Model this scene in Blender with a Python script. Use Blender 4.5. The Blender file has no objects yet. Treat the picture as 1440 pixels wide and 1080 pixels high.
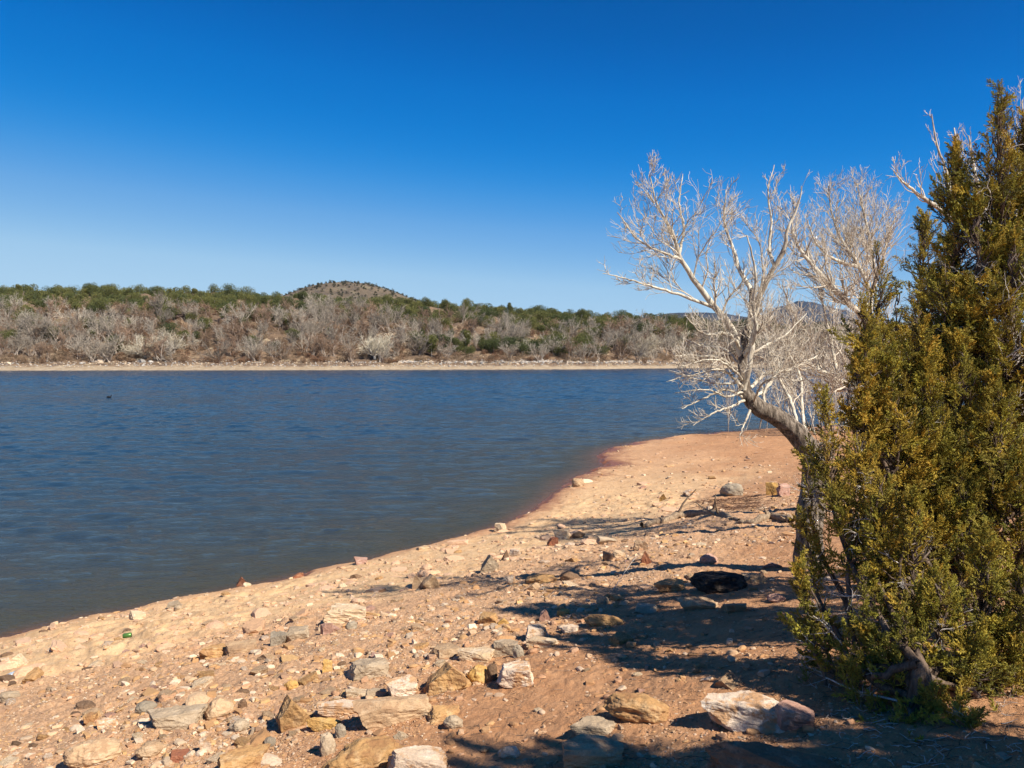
import bpy, math, random
import numpy as np
from mathutils import Vector, Matrix

rng = np.random.default_rng(7)
random.seed(7)
scene = bpy.context.scene
COL = scene.collection
F = 1165.0; HOR = 505.0; EYE = 4.0
PITCH = math.atan((540 - HOR) / F)

# ------------------------------------------------------------------ camera
cam = bpy.data.cameras.new('camera'); camo = bpy.data.objects.new('camera', cam); COL.objects.link(camo)
camo.location = (0, 0, EYE); camo.rotation_euler = (math.radians(90) - PITCH, 0, 0)
cam.sensor_width = 36; cam.lens = 36 * F / 1440; cam.clip_start = 0.1; cam.clip_end = 60000
scene.camera = camo

def ray(px, py):
    px = np.asarray(px, float); py = np.asarray(py, float)
    a = (px - 720) / F; b = -(py - 540) / F
    return np.stack([a, math.cos(PITCH) + b * math.sin(PITCH), -math.sin(PITCH) + b * math.cos(PITCH)], -1)
def at(px, py, Y):
    d = ray(px, py); Y = np.asarray(Y, float)
    return np.array([0, 0, EYE]) + d * (Y / d[..., 1])[..., None]

# ------------------------------------------------------------------ noise
def _h(ix, iy, iz, seed):
    n = (ix * 374761393 + iy * 668265263 + iz * 2147483647 + seed * 974711) & 0xffffffff
    n = ((n ^ (n >> 13)) * 1274126177) & 0xffffffff
    n = (n ^ (n >> 16)) & 0xffffffff
    return n.astype(np.float64) / 2147483648.0 - 1.0
def noise(p, seed=0):
    p = np.asarray(p, float)
    i = np.floor(p).astype(np.int64); f = p - i; u = f * f * f * (f * (f * 6 - 15) + 10)
    out = 0
    nd = p.shape[-1]
    for c in range(2 ** nd):
        o = [(c >> k) & 1 for k in range(nd)]
        w = 1
        for k in range(nd): w = w * (u[..., k] if o[k] else 1 - u[..., k])
        z = i[..., 2] + o[2] if nd == 3 else np.zeros_like(i[..., 0])
        out = out + w * _h(i[..., 0] + o[0], i[..., 1] + o[1], z, seed)
    return out
def fbm(p, octv=4, seed=0, gain=.5):
    s = 0; a = 1; p = np.asarray(p, float)
    for k in range(octv):
        s = s + a * noise(p * (2.03 ** k) + 13.7 * k, seed + k); a *= gain
    return s
def sstep(a, b, x):
    t = np.clip((x - a) / (b - a), 0, 1); return t * t * (3 - 2 * t)

# ------------------------------------------------------------------ mesh helpers
def mk(name, V, Fc, mats, parent=None, smooth=True, attrs=None, link=True, midx=None):
    """V (n,3); Fc list of index arrays (m,3) / (m,4)"""
    me = bpy.data.meshes.new(name)
    V = np.ascontiguousarray(V, np.float32)
    if isinstance(Fc, np.ndarray): Fc = [Fc]
    Fc = [f for f in Fc if len(f)]
    me.vertices.add(len(V)); me.vertices.foreach_set('co', V.ravel())
    loops = np.concatenate([f.ravel() for f in Fc]).astype(np.int32)
    tot = np.concatenate([np.full(len(f), f.shape[1], np.int32) for f in Fc])
    st = np.concatenate([[0], np.cumsum(tot)[:-1]]).astype(np.int32)
    me.loops.add(len(loops)); me.loops.foreach_set('vertex_index', loops)
    me.polygons.add(len(tot)); me.polygons.foreach_set('loop_start', st)
    me.polygons.foreach_set('use_smooth', np.full(len(tot), bool(smooth)))
    if midx is not None: me.polygons.foreach_set('material_index', midx.astype(np.int32))
    for m in (mats if isinstance(mats, (list, tuple)) else [mats]): me.materials.append(m)
    if attrs:
        for k, a in attrs.items():
            a = np.asarray(a, np.float32)
            if a.ndim == 1:
                at_ = me.attributes.new(k, 'FLOAT', 'POINT'); at_.data.foreach_set('value', a)
            else:
                c = np.ones((len(a), 4), np.float32); c[:, :3] = a[:, :3]
                at_ = me.attributes.new(k, 'FLOAT_COLOR', 'POINT'); at_.data.foreach_set('color', c.ravel())
    me.update(calc_edges=True)
    if not link: return me
    return addobj(name, me, parent)
def addobj(name, me, parent=None, loc=None, rot=None, scl=None):
    o = bpy.data.objects.new(name, me); COL.objects.link(o)
    if parent is not None: o.parent = parent
    if loc is not None: o.location = loc
    if rot is not None: o.rotation_euler = rot
    if scl is not None: o.scale = scl
    return o
def empty(name, loc, label, cat, group=None):
    o = bpy.data.objects.new(name, None); COL.objects.link(o); o.location = loc
    o.empty_display_size = .1
    return tag(o, label, cat, group)
def tag(o, label=None, cat=None, group=None, kind=None):
    if label: o['label'] = label
    if cat: o['category'] = cat
    if group: o['group'] = group
    if kind: o['kind'] = kind
    return o
def copy_tree(root):
    c = root.copy(); COL.objects.link(c)
    for ch in root.children:
        d = ch.copy(); COL.objects.link(d); d.parent = c
    return c

def grid_faces(nr, nc, wrap=False):
    r = np.arange(nr - 1)[:, None]; c = np.arange(nc if wrap else nc - 1)[None, :]
    c2 = (c + 1) % nc
    return np.stack([r * nc + c, r * nc + c2, (r + 1) * nc + c2, (r + 1) * nc + c], -1).reshape(-1, 4)

def norm(v): return v / np.maximum(np.linalg.norm(v, axis=-1, keepdims=True), 1e-9)

def tubes(P, R, S=5):
    """P (N,K,3) R (N,K) -> verts, quads"""
    N, K, _ = P.shape
    T = np.empty_like(P); T[:, 1:-1] = P[:, 2:] - P[:, :-2]; T[:, 0] = P[:, 1] - P[:, 0]; T[:, -1] = P[:, -1] - P[:, -2]
    T = norm(T)
    d = norm(P[:, -1] - P[:, 0])
    ref = np.where(np.abs(d[:, 2:3]) < .8, np.array([[0, 0, 1.]]), np.array([[1., 0, 0]]))[:, None, :]
    U = norm(np.cross(T, ref)); W = np.cross(T, U)
    a = np.arange(S) * 2 * math.pi / S
    V = P[:, :, None, :] + R[:, :, None, None] * (np.cos(a)[None, None, :, None] * U[:, :, None, :] + np.sin(a)[None, None, :, None] * W[:, :, None, :])
    V = V.reshape(-1, 3)
    n = np.arange(N)[:, None, None] * K * S; k = np.arange(K - 1)[None, :, None] * S; s = np.arange(S)[None, None, :]; s2 = (s + 1) % S
    Q = np.stack([n + k + s, n + k + s2, n + k + S + s2, n + k + S + s], -1).reshape(-1, 4)
    return V, Q
class Acc:
    def __init__(self): self.V = []; self.F = {}; self.n = 0; self.A = []
    def add(self, V, Fc, attr=None):
        self.V.append(V)
        if attr is not None: self.A.append(attr)
        self.F.setdefault(Fc.shape[1], []).append(Fc + self.n); self.n += len(V)
    def out(self, name, mats, parent=None, smooth=True, attrname=None, link=True):
        at_ = {attrname: np.concatenate(self.A)} if attrname else None
        return mk(name, np.concatenate(self.V), [np.concatenate(f) for f in self.F.values()], mats, parent, smooth, at_, link)

def resample(pts, rad, K):
    """smooth Catmull-like resample of one polyline to K points"""
    pts = np.asarray(pts, float); rad = np.asarray(rad, float)
    n = len(pts)
    ext = np.vstack([2 * pts[0] - pts[1], pts, 2 * pts[-1] - pts[-2]])
    u = np.linspace(0, n - 1 - 1e-6, K); i = np.floor(u).astype(int); t = (u - i)[:, None]
    p0, p1, p2, p3 = ext[i], ext[i + 1], ext[i + 2], ext[i + 3]
    P = .5 * ((2 * p1) + (-p0 + p2) * t + (2 * p0 - 5 * p1 + 4 * p2 - p3) * t ** 2 + (-p0 + 3 * p1 - 3 * p2 + p3) * t ** 3)
    return P, np.interp(u, np.arange(n), rad)

def grow(P, R, n, lf, ang, up, K=5, tmin=.15, rf=.55, wob=.25, rmin=.0015, lmin=.05, rg=rng, tsh=.7):
    """n children on random parents. returns P2,R2"""
    N, Kp, _ = P.shape
    L = np.linalg.norm(np.diff(P, axis=1), axis=2).sum(1)
    w = L / L.sum(); par = rg.choice(N, n, p=w)
    t = tmin + (1 - tmin) * rg.random(n) ** .8
    u = t * (Kp - 1) * .999; i = u.astype(int); f = (u - i)[:, None]
    B = P[par, i] * (1 - f) + P[par, i + 1] * f; r = R[par, i] * (1 - f[:, 0]) + R[par, i + 1] * f[:, 0]
    T = norm(P[par, i + 1] - P[par, i])
    rnd = norm(rg.normal(size=(n, 3))); perp = norm(rnd - (rnd * T).sum(1, keepdims=True) * T)
    a = ang * (0.7 + .6 * rg.random(n))[:, None]
    D = np.cos(a) * T + np.sin(a) * perp
    ll = lf * L[par] * (1.2 - tsh * t) * (.5 + .9 * rg.random(n)); ll = np.maximum(ll, lmin)
    Q = np.empty((n, K, 3)); Q[:, 0] = B; step = (ll / (K - 1))[:, None]
    for k in range(1, K):
        D = norm(D + np.array([0, 0, up]) + wob * rg.normal(size=(n, 3)))
        Q[:, k] = Q[:, k - 1] + D * step
    r0 = np.maximum(r * rf, rmin)
    RR = r0[:, None] * (1 - .75 * np.linspace(0, 1, K)[None, :]); RR = np.maximum(RR, rmin * .6)
    return Q, RR

_ico = {}
def ico(sub):
    if sub in _ico: return _ico[sub]
    t = (1 + 5 ** .5) / 2
    V = [(-1, t, 0), (1, t, 0), (-1, -t, 0), (1, -t, 0), (0, -1, t), (0, 1, t), (0, -1, -t), (0, 1, -t), (t, 0, -1), (t, 0, 1), (-t, 0, -1), (-t, 0, 1)]
    Fc = [(0, 11, 5), (0, 5, 1), (0, 1, 7), (0, 7, 10), (0, 10, 11), (1, 5, 9), (5, 11, 4), (11, 10, 2), (10, 7, 6), (7, 1, 8), (3, 9, 4), (3, 4, 2), (3, 2, 6), (3, 6, 8), (3, 8, 9), (4, 9, 5), (2, 4, 11), (6, 2, 10), (8, 6, 7), (9, 8, 1)]
    V = norm(np.array(V, float)); Fc = np.array(Fc)
    for _ in range(sub):
        E = np.sort(np.concatenate([Fc[:, [0, 1]], Fc[:, [1, 2]], Fc[:, [2, 0]]]), 1)
        U, inv = np.unique(E, axis=0, return_inverse=True); inv = inv.ravel()
        M = norm(V[U[:, 0]] + V[U[:, 1]]); m = inv.reshape(3, -1).T + len(V); V = np.vstack([V, M])
        Fc = np.concatenate([np.stack([Fc[:, 0], m[:, 0], m[:, 2]], 1), np.stack([Fc[:, 1], m[:, 1], m[:, 0]], 1), np.stack([Fc[:, 2], m[:, 2], m[:, 1]], 1), m])
    _ico[sub] = (V, Fc); return _ico[sub]

def rock_shape(seed, sub=3, style='block', size=(1, 1, 1), rough=.03, round_=0.0):
    """angular stone inside roughly unit cube half extents `size`; style block/slab/wedge/round"""
    rg = np.random.default_rng(seed)
    V, Fc = ico(sub); V = V.copy() * 1.9
    pl = []
    if style == 'round':
        V = V / 1.9
        for _ in range(7): pl.append((norm(rg.normal(size=3)), .82 + .1 * rg.random()))
    else:
        tilt = .16
        for ax in range(3):
            for s in (-1, 1):
                n = np.zeros(3); n[ax] = s; n = norm(n + tilt * rg.normal(size=3)); pl.append((n, .93 + .1 * rg.random()))
        for _ in range(7): 
            n = norm(np.sign(rg.normal(size=3)) * (.35 + rg.random(3))); pl.append((n, 1.1 + .3 * rg.random()))
        if style == 'wedge':
            for s in ((.9, .15, .75), (-.8, .1, .8)): pl.append((norm(np.array(s) + .1 * rg.normal(size=3)), .5 + .1 * rg.random()))
    for _ in range(2):
        for n, d in pl:
            e = V @ n - d; V = V - np.where(e > 0, e, 0)[:, None] * n
    ln = norm(V)
    V = V + ln * (rough * 2.2 * fbm(V * 1.4 + seed, 3, seed))[:, None]
    lay = np.abs(noise(np.stack([V[:, 0] * .6, V[:, 1] * .6, V[:, 2] * 5 + seed], 1), seed + 5))
    hor = norm(V * np.array([1, 1, .05]))
    V = V - hor * (rough * .55 * (lay < .22) * (.22 - lay) * 5)[:, None]
    V = V + ln * (rough * .7 * fbm(V * 6, 3, seed + 9))[:, None]
    V[:, 2] -= (V[:, 2].max() + V[:, 2].min()) / 2
    V /= np.abs(V).max(0)
    return V * np.array(size), Fc

# ------------------------------------------------------------------ materials
def newmat(name):
    m = bpy.data.materials.new(name); m.use_nodes = True
    nt = m.node_tree; b = nt.nodes['Principled BSDF']; b.inputs['Roughness'].default_value = .9
    b.inputs['Specular IOR Level'].default_value = .25
    return m, nt, b
def N(nt, t, **k):
    n = nt.nodes.new(t)
    for a, v in k.items():
        if a[0] == '_': n.inputs[a[1:].replace('_', ' ')].default_value = v
        else: setattr(n, a, v)
    return n
def L(nt, a, b): nt.links.new(a, b)
def c4(c): return (c[0], c[1], c[2], 1)
def tc(nt, scale=(1, 1, 1), kind='Object'):
    t = N(nt, 'ShaderNodeTexCoord'); m = N(nt, 'ShaderNodeMapping'); m.inputs['Scale'].default_value = scale
    L(nt, t.outputs[kind], m.inputs[0]); return m.outputs[0]
def nz(nt, vec, scale, det=4, rough=.55):
    n = N(nt, 'ShaderNodeTexNoise'); n.inputs['Scale'].default_value = scale; n.inputs['Detail'].default_value = det; n.inputs['Roughness'].default_value = rough
    L(nt, vec, n.inputs['Vector']); return n.outputs[0]
def ramp(nt, f, stops):
    r = N(nt, 'ShaderNodeValToRGB'); e = r.color_ramp.elements
    while len(e) < len(stops): e.new(.5)
    for i, (p, c) in enumerate(stops): e[i].position = p; e[i].color = c4(c) if not np.isscalar(c) else (c, c, c, 1)
    L(nt, f, r.inputs[0]); return r.outputs[0]
def mix(nt, f, a, b, mode='MIX'):
    m = N(nt, 'ShaderNodeMix', data_type='RGBA', blend_type=mode)
    for i, v in ((0, f), (6, a), (7, b)):
        if hasattr(v, 'links') or hasattr(v, 'is_linked'): L(nt, v, m.inputs[i])
        elif np.isscalar(v): m.inputs[i].default_value = v
        else: m.inputs[i].default_value = c4(v)
    return m.outputs[2]
def math_(nt, op, a, b=None):
    m = N(nt, 'ShaderNodeMath', operation=op)
    for i, v in ((0, a), (1, b)):
        if v is None: continue
        if np.isscalar(v): m.inputs[i].default_value = v
        else: L(nt, v, m.inputs[i])
    return m.outputs[0]
def bump(nt, b, h, strength, dist, prev=None):
    n = N(nt, 'ShaderNodeBump'); n.inputs['Strength'].default_value = strength; n.inputs['Distance'].default_value = dist
    L(nt, h, n.inputs['Height'])
    if prev is not None: L(nt, prev, n.inputs['Normal'])
    L(nt, n.outputs[0], b.inputs['Normal']); return n.outputs[0]

def rock_mat(name, a, b_, c, stain=None, sc=1.0):
    m, nt, b = newmat(name); v = tc(nt)
    oi = N(nt, 'ShaderNodeObjectInfo'); add = N(nt, 'ShaderNodeVectorMath', operation='ADD'); L(nt, v, add.inputs[0])
    sc3 = N(nt, 'ShaderNodeVectorMath', operation='SCALE'); sc3.inputs[0].default_value = (37, 91, 53); L(nt, oi.outputs['Random'], sc3.inputs['Scale'])
    L(nt, sc3.outputs[0], add.inputs[1]); v = add.outputs[0]
    col = mix(nt, ramp(nt, nz(nt, v, 5 * sc, 5, .6), [(.38, 0.), (.62, 1.)]), a, b_)
    col = mix(nt, ramp(nt, nz(nt, v, 11 * sc, 5, .65), [(.52, 0.), (.66, 1.)]), col, c)
    wv = N(nt, 'ShaderNodeTexWave', bands_direction='Z'); wv.inputs['Scale'].default_value = 9 * sc; wv.inputs['Distortion'].default_value = 7; wv.inputs['Detail'].default_value = 4
    L(nt, v, wv.inputs[0]); col = mix(nt, math_(nt, 'MULTIPLY', wv.outputs[1], .22), col, tuple(x * .62 for x in b_))
    if stain:
        col = mix(nt, ramp(nt, nz(nt, v, 8 * sc, 6, .7), [(.5, 0.), (.58, 1.)]), col, stain)
    sp = nz(nt, v, 90 * sc, 2, .7); col = mix(nt, ramp(nt, sp, [(.3, .45), (.5, 0.)]), col, tuple(x * .55 for x in a))
    hv = N(nt, 'ShaderNodeHueSaturation'); L(nt, col, hv.inputs['Color'])
    L(nt, math_(nt, 'ADD', math_(nt, 'MULTIPLY', oi.outputs['Random'], .35), .82), hv.inputs['Value'])
    L(nt, hv.outputs[0], b.inputs['Base Color'])
    h = math_(nt, 'ADD', nz(nt, v, 14 * sc, 8, .65), math_(nt, 'MULTIPLY', nz(nt, v, 60 * sc, 4, .7), .35))
    bump(nt, b, h, .9, .018 / sc)
    return m
RM = {
 'cream': rock_mat('cream_sandstone', (.64, .48, .31), (.54, .37, .22), (.74, .60, .43)),
 'white': rock_mat('white_sandstone', (.66, .52, .39), (.56, .41, .29), (.74, .62, .5), (.46, .26, .13)),
 'ochre': rock_mat('ochre_sandstone', (.50, .29, .12), (.42, .235, .10), (.58, .38, .20), (.33, .17, .075)),
 'tan': rock_mat('tan_sandstone', (.50, .34, .20), (.42, .27, .155), (.58, .42, .27), (.34, .21, .12)),
 'grey': rock_mat('grey_stone', (.42, .315, .21), (.34, .25, .165), (.50, .39, .27)),
 'blue': rock_mat('blue_grey_stone', (.31, .25, .18), (.25, .20, .145), (.38, .31, .23)),
 'pink': rock_mat('pink_sandstone', (.46, .27, .20), (.37, .205, .15), (.53, .36, .28)),
 'red': rock_mat('red_sandstone', (.31, .12, .06), (.24, .09, .05), (.37, .19, .11)),
 'brown': rock_mat('brown_stone', (.22, .13, .075), (.16, .095, .055), (.31, .2, .125)),
 'black': rock_mat('charred_stone', (.05, .038, .03), (.022, .018, .015), (.13, .09, .06)),
 'yellow': rock_mat('yellow_sandstone', (.56, .33, .10), (.46, .26, .09), (.6, .4, .17)),
}

# ------------------------------------------------------------------ near terrain
sh_px = [(0, 898), (60, 884), (130, 868), (200, 858), (262, 845), (330, 831), (420, 812), (500, 793), (600, 771), (660, 754), (715, 735), (760, 708), (785, 690), (800, 676), (822, 667), (846, 657), (843, 641), (856, 632), (890, 624), (950, 615), (1010, 609), (1060, 605.5), (1110, 602.5)]
sh = []
for x, y in sh_px:
    d = ray(x, y); t = -EYE / d[2]; sh.append((d[0] * t, d[1] * t))
sh = np.array([(-330, -420), (-60, -68), (-22, -12), (-13, 3.2)] + sh + [(24, 51), (34, 53), (60, 57), (120, 75), (400, 190)])
shP = sh
def sdist_exact(x, y):
    """signed distance to the shoreline, + on land"""
    P = np.stack([x.ravel(), y.ravel()], 1); best = np.full(len(P), 1e18); sg = np.ones(len(P))
    for i in range(len(shP) - 1):
        a = shP[i]; b = shP[i + 1]; ab = b - a; l2 = ab @ ab
        if l2 < 1e-12: continue
        ap = P - a; t = np.clip((ap @ ab) / l2, 0, 1); q = ap - t[:, None] * ab; d2 = (q * q).sum(1)
        cr = (ab[0] * ap[:, 1] - ab[1] * ap[:, 0]) / math.sqrt(l2)
        m = (d2 < best * (1 - 1e-9)) | ((d2 < best * (1 + 1e-9)) & (np.abs(cr) > np.abs(sg)))
        best[m] = d2[m]; sg[m] = cr[m]
    return (np.sqrt(best) * np.where(sg > 0, -1, 1)).reshape(x.shape)
_tx = np.arange(-60, 80, .2); _ty = np.arange(-40, 80, .2); _TX, _TY = np.meshgrid(_tx, _ty); _TD = sdist_exact(_TX, _TY)
def sdist(x, y):
    x = np.asarray(x, float); y = np.asarray(y, float)
    fx = np.clip((x + 60) / .2, 0, len(_tx) - 1.001); fy = np.clip((y + 40) / .2, 0, len(_ty) - 1.001); i = fx.astype(int); j = fy.astype(int); u = fx - i; v = fy - j
    d = _TD[j, i] * (1 - u) * (1 - v) + _TD[j, i + 1] * u * (1 - v) + _TD[j + 1, i] * (1 - u) * v + _TD[j + 1, i + 1] * u * v
    o = (x < -59.9) | (x > 79) | (y < -39.9) | (y > 79)
    if np.any(o): d = np.array(d); d[o] = sdist_exact(x[o], y[o])
    return d
def hbase(x, y, d=None):
    if d is None: d = sdist(x, y)
    s = .19 + (.07 - .19) * sstep(10, 30, y)
    up = s * np.minimum(d, 13.5) + .05 * np.clip(d - 13.5, 0, 60) * sstep(30, 12, y)
    lip = .07 * sstep(0, .3, d)
    return np.where(d > 0, up + lip, np.maximum(.16 * d, -3))
def ghit(px, py):
    """points where view rays meet the bare ground"""
    px = np.atleast_1d(np.asarray(px, float)); py = np.atleast_1d(np.asarray(py, float))
    d = ray(px, py); d = d / d[:, 1:2]
    lo = np.full(len(px), 1.0); hi = lo.copy(); done = np.zeros(len(px), bool)
    for Y in np.geomspace(1.5, 90, 160):
        p = d * Y; z = EYE + p[:, 2]; below = z < hbase(p[:, 0], p[:, 1])
        new = below & ~done; hi[new] = Y; done |= below; lo[~done] = Y
    hi[~done] = 90
    for _ in range(16):
        m = (lo + hi) / 2; p = d * m[:, None]; b = EYE + p[:, 2] < hbase(p[:, 0], p[:, 1]); hi = np.where(b, m, hi); lo = np.where(b, lo, m)
    p = d * hi[:, None]; p[:, 2] += EYE
    return p

def zones(x, y, d):
    """gravel: ochre gravel band; red: reddish soil to the right; crust: pale lumpy crust close to the water"""
    wob = 1.2 * fbm(np.stack([x * .35, y * .35], -1), 3, 3)
    crust = sstep(.3, 1.2, d) * sstep(6.3, 4.3, d + wob) * sstep(34, 20, y)
    gravel = sstep(3.6, 5.2, d + wob) * sstep(10.2, 8.2, d + wob * .6) * sstep(26, 14, y)
    red = sstep(8.2, 9.8, d + .5 * wob) + sstep(2, 5, x - y * .12 + wob)
    return np.clip(gravel, 0, 1), np.clip(red, 0, 1), np.clip(crust, 0, 1)
def hfine(x, y, d, g, r, c):
    p = np.stack([x, y], -1)
    rr = np.hypot(x, y)
    n = .05 * fbm(p * .55, 3, 21)
    lum = 1 - np.abs(fbm(np.stack([x * 1.1 - y * .5, x * .5 + y * 1.7], -1) + .5 * noise(p * .8, 33)[..., None], 4, 31))
    patch = sstep(-.25, .45, fbm(p * .45, 3, 37))
    n = n + c * (.016 + .04 * patch) * (np.clip(lum, 0, 1) ** 2 - .55)
    n = n + (.007 + .012 * g + .011 * c * patch) * fbm(p * 5.5, 4, 41) + (.004 + .004 * g) * fbm(p * 31, 3, 51)
    return n * sstep(-.1, .7, d)

az = np.concatenate([np.linspace(-37, 37, 1050), np.linspace(38, 322, 130)]) * math.pi / 180
rad = np.concatenate([np.linspace(.15, 3.2, 16)[:-1], np.geomspace(3.2, 62, 880)[:-1], np.geomspace(62, 700, 40)])
A, Rr = np.meshgrid(az, rad); X = Rr * np.sin(A); Yg = Rr * np.cos(A)
D = sdist(X, Yg); Dw = D + (.16 * fbm(np.stack([X * 1.3, Yg * 1.3], -1), 4, 77)) * sstep(3, .2, np.abs(D))
g, r_, c_ = zones(X, Yg, D)
Z = hbase(X, Yg, Dw) + hfine(X, Yg, D, g, r_, c_)
_near = (az * 180 / math.pi) < 37.2
_gi = dict(az=az[_near], lr=np.log(rad[15:15 + 879]), Z=Z[15:15 + 879][:, _near])
def gz(x, y):
    """height of the finished ground (grid lookup), vectorised"""
    x = np.asarray(x, float); y = np.asarray(y, float)
    a = np.arctan2(x, y); lr = np.log(np.maximum(np.hypot(x, y), 3.2))
    fi = np.interp(lr, _gi['lr'], np.arange(len(_gi['lr']))); fj = np.interp(a, _gi['az'], np.arange(len(_gi['az'])))
    i = np.clip(fi.astype(int), 0, len(_gi['lr']) - 2); j = np.clip(fj.astype(int), 0, len(_gi['az']) - 2)
    u = fi - i; v = fj - j; Zz = _gi['Z']
    zz = Zz[i, j] * (1 - u) * (1 - v) + Zz[i + 1, j] * u * (1 - v) + Zz[i, j + 1] * (1 - u) * v + Zz[i + 1, j + 1] * u * v
    out = (np.abs(a) > _gi['az'][-1]) | (np.hypot(x, y) < 3.2)
    return np.where(out, hbase(x, y), zz)

def ground_material():
    m, nt, b = newmat('beach_soil'); v = tc(nt)
    at_ = N(nt, 'ShaderNodeAttribute', attribute_name='zone'); sp = N(nt, 'ShaderNodeSeparateColor'); L(nt, at_.outputs['Color'], sp.inputs[0])
    big = nz(nt, v, .7, 5, .6); med = nz(nt, v, 5, 6, .65); fine = nz(nt, v, 55, 4, .7); grit = nz(nt, v, 190, 2, .6)
    base = mix(nt, ramp(nt, big, [(.35, 0.), (.65, 1.)]), (.51, .285, .15), (.44, .23, .115))
    base = mix(nt, ramp(nt, med, [(.4, 0.), (.7, .8)]), base, (0.605, 0.365, 0.205))
    cr = mix(nt, ramp(nt, med, [(.35, 0.), (.6, 1.)]), (0.59, 0.365, 0.18), (0.69, 0.475, 0.265))
    base = mix(nt, math_(nt, 'MULTIPLY', sp.outputs[2], .85), base, cr)
    gr = mix(nt, ramp(nt, fine, [(.35, 0.), (.65, 1.)]), (0.42, 0.235, 0.125), (0.60, 0.38, 0.225))
    base = mix(nt, math_(nt, 'MULTIPLY', sp.outputs[0], .8), base, gr)
    rd = mix(nt, ramp(nt, med, [(.35, 0.), (.65, 1.)]), (.39, .185, .083), (.47, .245, .12))
    base = mix(nt, math_(nt, 'MULTIPLY', sp.outputs[1], .85), base, rd)
    base = mix(nt, ramp(nt, fine, [(.3, .5), (.48, 0.)]), base, (.26, .13, .07))
    base = mix(nt, ramp(nt, grit, [(.62, 0.), (.72, .45)]), base, (.62, .45, .3))
    base = mix(nt, ramp(nt, grit, [(.27, .5), (.37, 0.)]), base, (.17, .09, .05))
    ge = N(nt, 'ShaderNodeNewGeometry'); sx = N(nt, 'ShaderNodeSeparateXYZ'); L(nt, ge.outputs['Position'], sx.inputs[0])
    zz = math_(nt, 'ADD', sx.outputs[2], math_(nt, 'MULTIPLY', med, .05))
    wet = ramp(nt, zz, [(.105, 1.), (.16, 0.)])
    base = mix(nt, wet, base, (.22, .085, .042))
    L(nt, base, b.inputs['Base Color'])
    rg_ = math_(nt, 'SUBTRACT', .95, math_(nt, 'MULTIPLY', wet, .5)); L(nt, rg_, b.inputs['Roughness'])
    h = math_(nt, 'ADD', math_(nt, 'MULTIPLY', med, .5), math_(nt, 'ADD', math_(nt, 'MULTIPLY', fine, .35), math_(nt, 'MULTIPLY', grit, .16)))
    bump(nt, b, h, 1.0, .03)
    return m
GM = ground_material()
gnd = mk('ground', np.stack([X, Yg, Z], -1).reshape(-1, 3), grid_faces(len(rad), len(az), True), GM, attrs={'zone': np.stack([g, r_, c_], -1).reshape(-1, 3)})
tag(gnd, 'sandy orange shore sloping down to the lake', kind='structure')
del A, Rr, X, Yg, D, Dw, g, r_, c_

# ------------------------------------------------------------------ water
az = np.concatenate([np.linspace(-40, 40, 900), np.linspace(41, 90, 12)]) * math.pi / 180
az = np.concatenate([np.linspace(-90, -41, 12) * math.pi / 180, az])
rad = np.concatenate([np.geomspace(9, 140, 850)[:-1], np.geomspace(140, 460, 420)[:-1], np.geomspace(460, 2500, 40)])
A, Rr = np.meshgrid(az, rad); X = Rr * np.sin(A); Yw = Rr * np.cos(A)
D = sdist(X, Yw)
p1 = np.stack([X * .55 + Yw * .12, Yw * 1.25 - X * .1], -1)
wv = .036 * noise(p1, 3) + .018 * noise(p1 * 2.1 + 5, 4) + .009 * (noise(p1 * 4.3 + 9, 5)) 
wv = wv + .014 * np.sin((Yw * 6.2 + X * .9) + 2.5 * noise(np.stack([X * .3, Yw * .5], -1), 8)) * (.5 + .5 * noise(np.stack([X * .12, Yw * .2], -1), 9))
calm = .8 + .4 * sstep(-.5, .5, fbm(np.stack([X * .035, Yw * .06], -1), 3, 12))
wv = wv * calm * sstep(-.0, 3.0, -D) * (1 + .7 * sstep(60, 200, Rr)) * sstep(2000, 500, Rr)
mud = np.exp(-np.clip(-D, 0, 99) / (.20 + .24 * sstep(18, 32, Yw) * sstep(60, 36, Yw)))
m, nt, b = newmat('lake_water')
at_ = N(nt, 'ShaderNodeAttribute', attribute_name='mud')
v = tc(nt, (.42, 1.05, 1)); v2 = tc(nt, (.5, 1.3, 1))
colr = mix(nt, ramp(nt, nz(nt, tc(nt, (.05, .12, 1)), 1, 3), [(.4, 0.), (.65, 1.)]), (.014, .040, .072), (.018, .041, .066))
sa_ = N(nt, 'ShaderNodeAttribute', attribute_name='shallow'); colr = mix(nt, sa_.outputs['Fac'], colr, (.050, .048, .030))
colr = mix(nt, ramp(nt, at_.outputs['Fac'], [(0.05, 0.), (.3, .35), (.9, 1.)]), colr, (.13, .062, .038))
L(nt, colr, b.inputs['Base Color']); b.inputs['Roughness'].default_value = .12; b.inputs['IOR'].default_value = 1.333; b.inputs['Specular IOR Level'].default_value = .5
h = math_(nt, 'ADD', math_(nt, 'MULTIPLY', nz(nt, v, 1.3, 3, .6), .9), math_(nt, 'ADD', math_(nt, 'MULTIPLY', nz(nt, v2, 5.5, 3, .6), .42), math_(nt, 'MULTIPLY', nz(nt, v2, 19, 2, .6), .16)))
h = math_(nt, 'MULTIPLY', h, ramp(nt, nz(nt, tc(nt, (.6, 1.6, 1)), .03, 4, .6), [(.35, .72), (.62, 1.)])); bump(nt, b, h, 1.0, .27)
WM = m
wat = mk('water', np.stack([X, Yw, wv], -1).reshape(-1, 3), grid_faces(len(rad), len(az)), WM, attrs={'mud': mud.ravel(), 'shallow': np.exp(-np.clip(-D, 0, 999) / 9).ravel()})
tag(wat, 'wind-rippled dark blue lake', kind='structure')
del A, Rr, X, Yw, D, wv, mud, p1

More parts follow.
